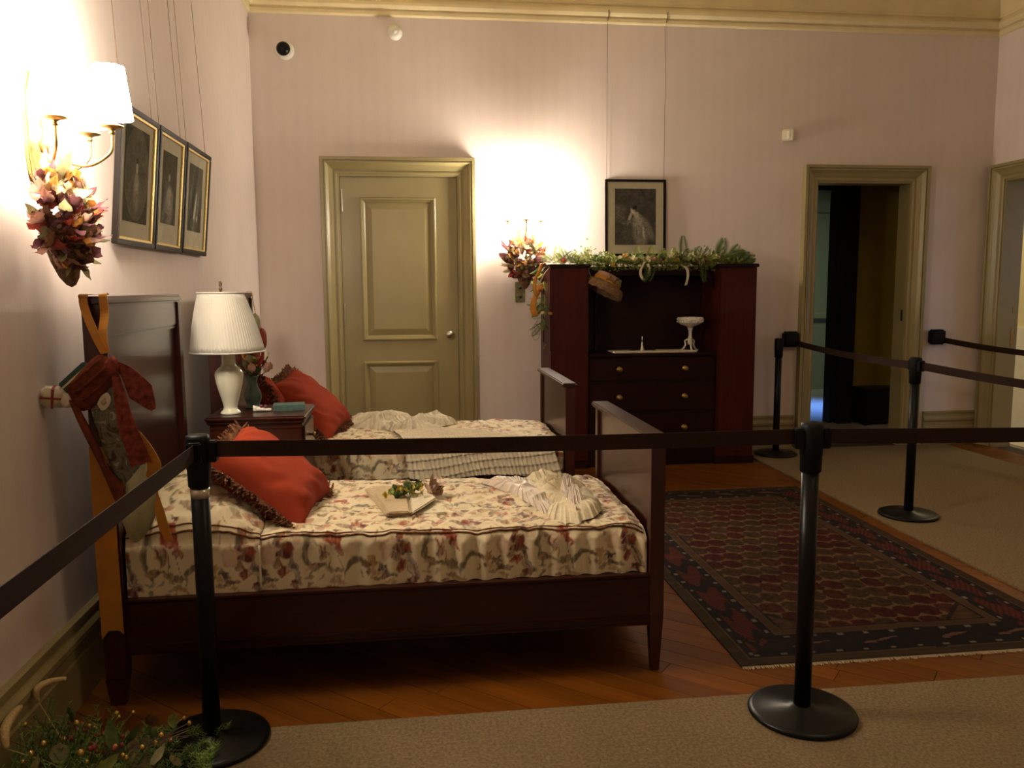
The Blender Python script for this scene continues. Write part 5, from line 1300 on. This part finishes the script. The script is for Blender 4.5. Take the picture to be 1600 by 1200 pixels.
flower_cone('cone basket of dried plum and pink flowers beside the cabinet garland', (0.955, YB - 0.112, 1.700), (0, -1, 0), 9, 200, 1.22, 'dried flower cones under the sconces', 0.0)

# ================================================================== CABINET
CX0, CX1, CY0, CY1, CT = 1.102, 2.790, 6.400, 6.895, 1.632
IX0, IX1 = 1.405, 2.470
cab = thing('cabinet', 'tall dark mahogany dressing cabinet with two side towers and brass drawer knobs', 'cabinet', (1.94, 6.65, 0))
for nm, x0, x1 in (('side_tower', CX0, IX0), ('side_tower', IX1, CX1)):
    tw = MB().box(x0, x1, CY0, CY1, 0.06, CT - 0.03).build(nm, M['cabwood'], cab, bevel=0.003)
    dr_ = MB().box(x0 + 0.012, x1 - 0.012, CY0 - 0.010, CY0, 0.10, CT - 0.06).build('door', M['cabwood'], tw, bevel=0.003)
    MB().box(x0 + 0.05, x1 - 0.05, CY0 - 0.013, CY0 - 0.010, 0.14, CT - 0.10).build('door_panel', M['cabwood'], dr_, bevel=0.003)
    MB().box(x0 - 0.008, x1 + 0.008, CY0 - 0.014, CY1, 0.0, 0.06).build('plinth', M['cabdark'], tw, bevel=0.003)
    MB().box(x0 - 0.012, x1 + 0.012, CY0 - 0.020, CY1 + 0.002, CT - 0.03, CT).build('cornice', M['cabdark'], tw, bevel=0.006)
# framed inner side of the far tower, and of the outer side facing the door
for x, s_ in ((IX1, -1), (CX0, -1)):
    xa, xb = (x - 0.006, x)
    fr = MB()
    for y0, y1, z0, z1 in ((CY0 + 0.01, CY0 + 0.06, 0.95, 1.58), (CY1 - 0.16, CY1 - 0.11, 0.95, 1.58), (CY0 + 0.06, CY1 - 0.16, 1.52, 1.58), (CY0 + 0.06, CY1 - 0.16, 0.95, 1.0)): fr.box(xa, xb, y0, y1, z0, z1)
    fr.build('side_frame', M['cabwood'], cab)
MB().tube([(CX0 - 0.004, 6.62, 0.985), (CX0 - 0.018, 6.62, 0.975), (CX0 - 0.018, 6.62, 0.955)], 0.005, 6).build('side_catch', M['brass'], cab)
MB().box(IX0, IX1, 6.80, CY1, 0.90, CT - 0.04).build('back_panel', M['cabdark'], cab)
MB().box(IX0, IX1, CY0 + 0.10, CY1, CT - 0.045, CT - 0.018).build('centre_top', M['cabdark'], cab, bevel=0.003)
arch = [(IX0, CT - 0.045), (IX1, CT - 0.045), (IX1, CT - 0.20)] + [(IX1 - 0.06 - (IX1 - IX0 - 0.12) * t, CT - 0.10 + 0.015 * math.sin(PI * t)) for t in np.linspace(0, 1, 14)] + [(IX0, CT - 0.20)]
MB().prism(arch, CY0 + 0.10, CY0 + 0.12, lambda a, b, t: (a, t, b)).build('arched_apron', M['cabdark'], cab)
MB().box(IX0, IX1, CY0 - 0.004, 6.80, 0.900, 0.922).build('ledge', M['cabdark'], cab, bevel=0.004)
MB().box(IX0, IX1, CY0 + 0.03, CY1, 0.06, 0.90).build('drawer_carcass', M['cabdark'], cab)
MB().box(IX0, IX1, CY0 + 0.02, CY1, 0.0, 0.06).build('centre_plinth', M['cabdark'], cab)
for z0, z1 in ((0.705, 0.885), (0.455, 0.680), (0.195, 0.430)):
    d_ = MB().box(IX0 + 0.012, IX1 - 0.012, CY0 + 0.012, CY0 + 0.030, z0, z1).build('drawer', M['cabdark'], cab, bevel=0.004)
    for kx in (1.662, 2.205):
        MB().lathe([(0, 0), (0.024, 0), (0.026, 0.003), (0.018, 0.006), (0.010, 0.010), (0.014, 0.018), (0.022, 0.026), (0.020, 0.034), (0.010, 0.038), (0, 0.038)], (kx, CY0 + 0.012, (z0 + z1) / 2 - 0.002), 18, m=Mw).build('knob', M['brass'], d_, smooth=True)
# turned column and small turned balusters in the recess
MB().lathe([(0.018, 0.922), (0.022, 0.95)] + [(0.010 + 0.006 * (k % 2), 0.96 + k * 0.028) for k in range(20)] + [(0.02, 1.53), (0.02, 1.56)], (IX0 + 0.10, 6.60, 0), 12).build('turned_column', M['cabdark'], cab, smooth=True)

# things on the ledge
LZ = 0.922
rn = thing('runner', 'narrow cream lace runner on the cabinet ledge', 'runner', (1.93, 6.52, LZ))
MB().box(1.62, 2.30, 6.45, 6.66, LZ + 0.0005, LZ + 0.010).build('cloth', M['cream_cloth'], rn, bevel=0.004)
MB().box(1.61, 2.31, 6.415, 6.45, LZ + 0.0005, LZ + 0.016).build('rolled_edge', M['cream_cloth'], rn, bevel=0.006, segs=3)
rt = thing('ring_tree', 'small silver ring tree standing on a round tray on the cabinet ledge', 'ornament', (1.882, 6.54, LZ))
MB().lathe([(0, 0), (0.098, 0), (0.108, 0.006), (0.110, 0.010), (0.100, 0.010), (0.090, 0.006), (0, 0.006)], (1.882, 6.54, LZ + 0.0105), 30).build('tray', M['silver'], rt, smooth=True)
MB().lathe([(0, 0), (0.028, 0), (0.024, 0.006), (0.012, 0.030), (0.007, 0.055), (0.005, 0.08), (0.008, 0.088), (0.004, 0.094), (0.007, 0.106), (0, 0.114)], (1.882, 6.54, LZ + 0.0165), 18).build('stem', M['silver'], rt, smooth=True)
cp = thing('compote', 'white porcelain compote dish with encrusted flowers on three scrolled legs', 'dish', (2.275, 6.50, LZ))
ccx, ccy = 2.285, 6.53
MB().lathe([(0, 0.185), (0.02, 0.19), (0.030, 0.205), (0.075, 0.218), (0.100, 0.236), (0.108, 0.262), (0.104, 0.280), (0.098, 0.280), (0.098, 0.262), (0.06, 0.235), (0, 0.228)], (ccx, ccy, LZ), 28).build('bowl', M['porcelain'], cp, smooth=True)
MB().lathe([(0.016, 0.055), (0.022, 0.07), (0.018, 0.10), (0.013, 0.14), (0.016, 0.175), (0.026, 0.19)], (ccx, ccy, LZ), 16).build('stem', M['porcelain'], cp, smooth=True)
for k in range(3):
    a = k * 2 * PI / 3 + 0.4; d = Vector((math.cos(a), math.sin(a), 0)); b = Vector((ccx, ccy, LZ))
    MB().tube(catmull([b + d * 0.012 + Vector((0, 0, 0.10)), b + d * 0.042 + Vector((0, 0, 0.085)), b + d * 0.038 + Vector((0, 0, 0.055)), b + d * 0.050 + Vector((0, 0, 0.03)), b + d * 0.075 + Vector((0, 0, 0.006)), b + d * 0.082 + Vector((0, 0, 0.012))], 5), [0.008] * 26, 8).build('leg', M['porcelain'], cp, smooth=True)
r_ = random.Random(2); en = MB()
for k in range(60):
    a = 2 * PI * k / 60 + r_.uniform(-.05, .05); z = 0.238 + 0.030 * r_.random(); r = 0.101 + 0.006 * r_.random()
    en.lathe([(0, -0.007), (0.007, -0.003), (0.007, 0.003), (0, 0.007)], (ccx + r * math.cos(a), ccy + r * math.sin(a), LZ + z), 6)
e_ = en.build('encrusted_flowers', M['porcelain'], cp, smooth=True); e_['kind'] = 'stuff'

# straw bonnet hung on the tower
ht = thing('bonnet', 'small lace-trimmed straw bonnet hung tilted in the cabinet recess', 'hat', (1.56, 6.42, 1.45))
hm = Matrix.Translation((1.556, 6.455, 1.468)) @ Euler((math.radians(-6), math.radians(27), 0)).to_matrix().to_4x4()
ns_ = 56
def oval(r, z, ns=ns_, wav=0.0): return [(r * 0.155 * math.cos(a) * (1 + wav * math.sin(a * 14)), r * 0.10 * math.sin(a) * (1 + wav * math.sin(a * 14)), z + wav * 0.08 * math.sin(a * 14)) for a in np.linspace(0, 2 * PI, ns, endpoint=False)]
P = np.array([oval(r, z) for r, z in ((0.02, 0.088), (0.55, 0.086), (0.66, 0.078), (0.70, 0.05), (0.72, 0.015))]).transpose(1, 0, 2)
xf(MB().grid(P, wrap=True), hm).build('crown', M['p_pink'], ht, smooth=True)
P = np.array([oval(r, z, wav=w) for r, z, w in ((0.72, 0.015, 0), (0.95, 0.004, 0.0), (1.02, -0.015, 0.01), (1.04, -0.04, 0.02), (1.05, -0.066, 0.04))]).transpose(1, 0, 2)
xf(MB().grid(P, wrap=True), hm).build('lace_brim', M['wicker'], ht, smooth=True)
P = np.array([oval(r, z) for r, z in ((0.715, 0.05), (0.735, 0.045), (0.745, 0.022), (0.73, 0.015))]).transpose(1, 0, 2)
xf(MB().grid(P, wrap=True), hm).build('hat_band', M['gold_ribbon'], ht, smooth=True)
r_ = random.Random(3)
for k in range(14):
    p = hm @ Vector((0.02 + r_.uniform(-.06, .07), -0.072 + r_.uniform(-.012, .012), 0.035 + r_.uniform(-.015, .02)))
    place_leaf('petal', leaf(r_.choice(['cream_petal', 'p_orange', 'p_brown', 'p_olive']), 'petal'), ht, p, (r_.uniform(-1, 1), -1, r_.uniform(-.5, 1)), r_.uniform(-1, 1), 0.6)
MB().tube(catmull([(1.44, 6.46, 1.52), (1.415, 6.44, 1.575), (1.42, 6.46, 1.60)], 4), 0.003, 5).build('hanging_cord', M['cream_cloth'], ht)

# ================================================================== GARLAND over the cabinet
gl = thing('garland', 'green fern and moss garland with cream ribbons lying along the cabinet top', 'garland', (1.9, 6.5, CT))
r_ = random.Random(17)
def fern_mesh(L, n, wmax, mat):
    mb = MB(); mb.tube([(0, L * t, 0.10 * L * t * t) for t in np.linspace(0, 1, 7)], [0.0016 * (1.2 - t) for t in np.linspace(0, 1, 7)], 4)
    for i in range(n):
        t = 0.12 + 0.86 * i / n; w = wmax * math.sin(PI * (0.15 + 0.8 * t)) + 0.004
        y = L * t; z = 0.10 * L * t * t
        for s_ in (-1, 1):
            mb.add([(0, y - 0.0035, z), (s_ * w * 0.55, y + w * 0.30, z + 0.003), (s_ * w, y + w * 0.62, z - 0.003), (s_ * w * 0.5, y + w * 0.30 - 0.006, z)], [(0, 1, 2, 3)])
    return mb.mesh('fern_frond', mat)
FERN = [fern_mesh(0.19, 34, 0.058, M['fern']), fern_mesh(0.15, 28, 0.040, M['leaf']), fern_mesh(0.20, 34, 0.036, M['moss'])]
def frond(root, p, d, spin, sc, k): return place_leaf('fern_frond', FERN[k], root, p, d, spin, sc)
xs_ = [1.14, 1.20, 1.30, 1.36, 1.45, 1.55, 1.62, 1.72, 1.80, 1.90, 1.98, 2.06, 2.12, 2.22, 2.30, 2.42, 2.50, 2.56, 2.62, 2.68, 2.72]
for x in xs_:
    for q in range(4):
        p = (x + r_.uniform(-.05, .05), CY0 + r_.uniform(0.02, 0.14), CT + r_.uniform(0.004, 0.03))
        frond(gl, p, (r_.uniform(-1, 1), r_.uniform(-.6, .2), r_.uniform(0.0, 0.55)), r_.uniform(-.5, .5) + 1.2, r_.uniform(0.35, 0.65), r_.randrange(2))
def upright(root, p, d, sc, k, turn=0.0):
    y = Vector(d).normalized(); z = Vector((math.sin(turn), -math.cos(turn), 0)); z = (z - y * z.dot(y)).normalized(); x = y.cross(z)
    return put('fern_frond', FERN[k], root, Matrix(((x.x * sc, y.x * sc, z.x * sc, p[0]), (x.y * sc, y.y * sc, z.y * sc, p[1]), (x.z * sc, y.z * sc, z.z * sc, p[2]), (0, 0, 0, 1))))
for x, h, k, l in ((1.16, 1.0, 1, 0.1), (1.19, 0.7, 2, 0.9), (1.27, 0.75, 2, -0.5), (1.34, 0.6, 1, 0.4), (1.46, 0.8, 0, -0.5), (1.56, 0.7, 1, 0.6), (1.70, 0.5, 0, 0.2), (1.86, 0.95, 1, -0.35), (1.92, 1.0, 1, 0.1), (1.98, 0.9, 1, 0.5), (2.14, 0.8, 2, 0.9), (2.21, 1.15, 2, -0.15), (2.26, 0.8, 0, 0.5), (2.36, 0.7, 0, 0.4), (2.44, 0.8, 0, 0.7), (2.48, 1.0, 0, 0.25), (2.52, 1.1, 0, 0.0), (2.58, 0.9, 0, 0.5), (2.60, 0.8, 0, 1.2)):
    upright(gl, (x, CY0 + 0.05 + 0.05 * r_.random(), CT + 0.004), (l, -0.1, 1), h, k, r_.uniform(-.3, .3))
for x in (2.56, 2.60, 2.64): upright(gl, (x - 0.05, CY0 + 0.03, CT + 0.012), (1, -0.1, 0.22 + (2.64 - x) * 4), 1.0, 0, 0.2)
moss = MB()
for k in range(2600):
    x = r_.uniform(1.30, 2.70); t = (x - 1.3) / 1.4
    hgt = 0.050 + 0.030 * math.sin(9 * t + 1)
    p = Vector((x, CY0 + 0.07 + r_.gauss(0, 0.045), CT + abs(r_.gauss(0.0, hgt * 0.6)) + 0.003))
    if 1.42 < x < 2.45:
        p.y -= 0.02
        if r_.random() < 0.4: p.y = CY0 - 0.018 - 0.02 * r_.random() if not IX0 < x < IX1 else CY0 + 0.085 - 0.02 * r_.random(); p.z = CT + r_.uniform(-0.05, 0.02)
    d = Vector((r_.uniform(-1, 1), r_.uniform(-1, .6), r_.uniform(-.3, 1))).normalized(); s_ = d.cross(Vector((r_.uniform(-1, 1), r_.uniform(-1, 1), r_.uniform(-1, 1)))).normalized()
    L = r_.uniform(0.014, 0.036); w = L * 0.30
    moss.add([p, p + d * L * 0.5 + s_ * w, p + d * L, p + d * L * 0.5 - s_ * w], [(0, 1, 2, 3)])
mo_ = moss.build('moss_leaves', M['leaf'], gl); mo_['kind'] = 'stuff'
for k in range(46):
    x = r_.uniform(1.42, 2.5)
    place_leaf('leaf', leaf(r_.choice(['moss', 'leaf', 'moss', 'p_olive']), r_.choice(['long', 'petal', 'big'])), gl, (x, CY0 + r_.uniform(-0.03, 0.12), CT + r_.uniform(-0.02, 0.05)), (r_.uniform(-1, 1), r_.uniform(-1, .3), r_.uniform(-.5, .8)), r_.uniform(-1, 1), r_.uniform(0.8, 1.2))
for x, z, key, n in ((1.60, -0.02, 'yellow', 4), (1.70, 0.035, 'p_orange', 4), (1.76, 0.03, 'cream_petal', 5), (1.88, 0.02, 'cream_petal', 4), (1.93, 0.03, 'p_pink', 3), (2.08, 0.05, 'cream_petal', 4), (2.12, 0.02, 'yellow', 3), (2.44, 0.04, 'cream_petal', 3), (1.20, 0.02, 'p_red', 4), (2.34, 0.03, 'p_brown', 3), (2.0, 0.02, 'p_brown', 3)):
    for q in range(n):
        place_leaf('petal', leaf(key, 'round'), gl, (x + r_.uniform(-.015, .015), CY0 - 0.02 + r_.uniform(-.01, .02), CT + z + r_.uniform(-.012, .012)), (r_.uniform(-1, 1), -0.9, r_.uniform(-.9, 1)), r_.uniform(-1, 1), r_.uniform(0.6, 0.9))
for pts in ([(1.85, 0.02), (1.815, -0.05), (1.82, -0.10), (1.845, -0.13)], [(1.87, 0.0), (1.885, -0.05), (1.88, -0.10)], [(2.14, 0.0), (2.19, -0.04), (2.20, -0.10), (2.185, -0.17)]):
    path = catmull([(x, CY0 - 0.034, CT + z) for x, z in pts], 6)
    MB().strip([(p, (1, 0, 0.3)) for p in path], 0.022).build('ribbon', M['cream_cloth'], gl, smooth=True, solid=0.0015)
for x in (1.90, 1.93, 1.87, 2.30, 2.33): frond(gl, (x, CY0 - 0.026, CT - 0.005), (r_.uniform(-.3, .3), -0.15, -1), 0.0, 0.75, 2)

# garland end trailing down the cabinet side
ge = thing('garland_swag', 'swag of yellow ribbon, rosebuds and fern trailing down the cabinet side', 'garland', (1.06, 6.6, 1.5))
r_ = random.Random(23)
SXg = CX0 - 0.035
for k in range(34):
    z = r_.uniform(1.14, 1.64); y = 6.52 + r_.uniform(-.08, .10)
    frond(ge, (SXg - r_.uniform(0, .03), y, z), (r_.uniform(-.8, .3), r_.uniform(-.6, .6), r_.uniform(-1, .2)), r_.uniform(-1, 1), r_.uniform(0.4, 0.7), r_.randrange(3))
for x, z, w in ((SXg - 0.02, 1.50, 0.03), (SXg - 0.03, 1.34, 0.05)):
    path = catmull([(x - 0.01, 6.44, z + 0.14), (x - 0.03, 6.43, z + 0.08), (x - 0.06, 6.44, z + 0.02), (x - 0.07, 6.43, z - 0.06), (x - 0.05, 6.43, z - 0.11)], 6)
    MB().strip([(p, (1, -0.3, 0.2)) for p in path], w).build('ribbon', M['gold_ribbon'], ge, smooth=True, solid=0.0015)
path = catmull([(1.085, 6.39, 1.60), (1.05, 6.39, 1.56), (1.02, 6.40, 1.50), (1.00, 6.41, 1.46)], 6)
MB().strip([(p, (0.7, -0.2, 0.7)) for p in path], 0.03).build('ribbon', M['sachet'], ge, smooth=True, solid=0.0015)
for x, z, key, mt in ((1.022, 1.425, 'p_red', None), (1.040, 1.245, 'cream_petal', None), (1.10, 1.24, 'p_orange', None)):
    for q in range(7):
        a = q * 2 * PI / 7
        place_leaf('rosebud_petal', leaf(key, 'round'), ge, (x, 6.405, z), (math.cos(a) * 0.8, -0.9, math.sin(a) * 0.8), r_.uniform(-.3, .3), 0.52)
for k in range(3):
    path = [(1.03 + 0.03 * math.cos(a) - 0.02 * k, 6.45, 1.17 - 0.035 * k + (0.045 + 0.01 * k) * math.sin(a)) for a in np.linspace(0, 2 * PI, 20)]
    MB().tube(path, 0.0016, 4).build('wire_curl', M['p_olive'], ge)

# ================================================================== DRIED ARRANGEMENT ON THE FLOOR
ar = thing('floor_arrangement', 'low arrangement of pine sprigs, gold berries and dried grass on the floor by the baseboard', 'flowers', (-0.98, 2.42, 0))
r_ = random.Random(31)
pine = MB()
for k in range(260):
    b = Vector((r_.uniform(-1.18, -0.62), r_.uniform(2.18, 2.60), 0.012))
    b.z += 0.02 * r_.random()
    hh = 0.22 * max(0.25, 1 - (b.x + 1.15) / 0.55) * r_.uniform(0.5, 1.0)
    d = Vector((r_.uniform(-.5, .7), r_.uniform(-.5, .5), 1.0)).normalized(); L = hh
    if b.x + d.x * L < XL + 0.06: d.x = abs(d.x)
    for q in range(26):
        t = q / 26; p = b + d * L * t
        a = q * 2.4; s_ = Vector((math.cos(a), math.sin(a), 0.55)).normalized() * 0.030 * (1.1 - t * 0.5)
        w = d.cross(s_).normalized() * 0.0018
        pine.add([p - w, p + w, p + s_], [(0, 1, 2)])
    pine.tube([b, b + d * L], 0.0016, 3)
pn = pine.build('pine_sprigs', M['moss_bright'], ar); pn['kind'] = 'stuff'
for k in range(40):
    p = (r_.uniform(-1.15, -0.7), r_.uniform(2.2, 2.58), r_.uniform(0.02, 0.13))
    place_leaf('leaf', leaf(r_.choice(['moss', 'leaf', 'fern', 'p_olive', 'p_brown']), r_.choice(['long', 'petal'])), ar, p, (r_.uniform(-.6, 1), r_.uniform(-1, 1), r_.uniform(0, 1)), r_.uniform(-1, 1), r_.uniform(0.7, 1.2))
bg = MB().lathe([(0, -0.0075), (0.0045, -0.006), (0.0075, 0), (0.0045, 0.006), (0, 0.0075)], (0, 0, 0), 10).mesh('gold_berry', M['berry_gold'], smooth=True)
br = MB().lathe([(0, -0.007), (0.0042, -0.0055), (0.007, 0), (0.0042, 0.0055), (0, 0.007)], (0, 0, 0), 10).mesh('red_berry', M['berry_red'], smooth=True)
tw = MB()
for (px, py) in ((182, 1115), (185, 1120), (208, 1113), (120, 1130), (140, 1134), (148, 1138), (99, 1155), (68, 1162), (48, 1178), (35, 1190), (126, 1176), (203, 1149), (208, 1152), (180, 1166), (176, 1162), (252, 1149), (266, 1156), (288, 1122), (296, 1130), (192, 1180), (197, 1184), (5, 1156), (243, 1160), (135, 1190), (24, 1133), (222, 1168), (160, 1195)):
    z = 0.16 - 0.10 * (px / 300.0) + r_.uniform(-.01, .03); q = atz(px, py, z)
    q.x = max(q.x, XL + 0.05)
    put('gold_berry', bg, ar, TRS(q, (0, 0, 0), r_.uniform(0.95, 1.45)))
    root = Vector((-0.98 + 0.2 * (q.x + 0.98), 2.40, 0.02)); tw.tube(catmull([root, (root + q) / 2 + Vector((0, 0, 0.02)), q], 3), 0.0011, 3)
for k in range(22):
    px, py = r_.uniform(105, 200), r_.uniform(1128, 1180); z = 0.10 + r_.uniform(-.03, .03); q = atz(px, py, z)
    put('red_berry', br, ar, TRS(q, (0, 0, 0), r_.uniform(0.9, 1.3)))
    root = Vector((-0.98, 2.40, 0.02)); tw.tube([root, q], 0.0011, 3)
for k in range(12):
    a = r_.uniform(-0.3, 1.1); root = Vector((-0.95, 2.42, 0.03)); tw.tube(catmull([root, root + Vector((0.14 * math.cos(a), 0.08 * math.sin(a), 0.06)), root + Vector((r_.uniform(.18, .30) * math.cos(a * .5), 0.14 * math.sin(a), r_.uniform(.04, .12)))], 4), 0.0010, 3)
t_o = tw.build('twigs', M['stem'], ar); t_o['kind'] = 'stuff'
for pts, rr0 in (([(24, 1098), (45, 1078), (75, 1066), (104, 1060)], 0.011), ([(10, 1170), (8, 1140), (7, 1118), (9, 1106)], 0.014)):
    w = [atz(a, b, 0.24) if i else atz(a, b, 0.20) for i, (a, b) in enumerate(pts)]
    for p in w: p.x = max(p.x, XL + 0.05)
    path = catmull(w, 6); n_ = len(path)
    MB().tube(path, [rr0 * (0.35 + 0.65 * math.sin(PI * min(0.97, 0.1 + 0.85 * i / n_))) for i in range(n_)], 8).build('grass_head', M['straw'], ar, smooth=True)
    MB().tube([w[0], (w[0] + Vector((-0.98, 2.40, 0.05))) / 2, Vector((-0.98, 2.40, 0.03))], 0.0014, 4).build('grass_stem', M['straw'], ar)
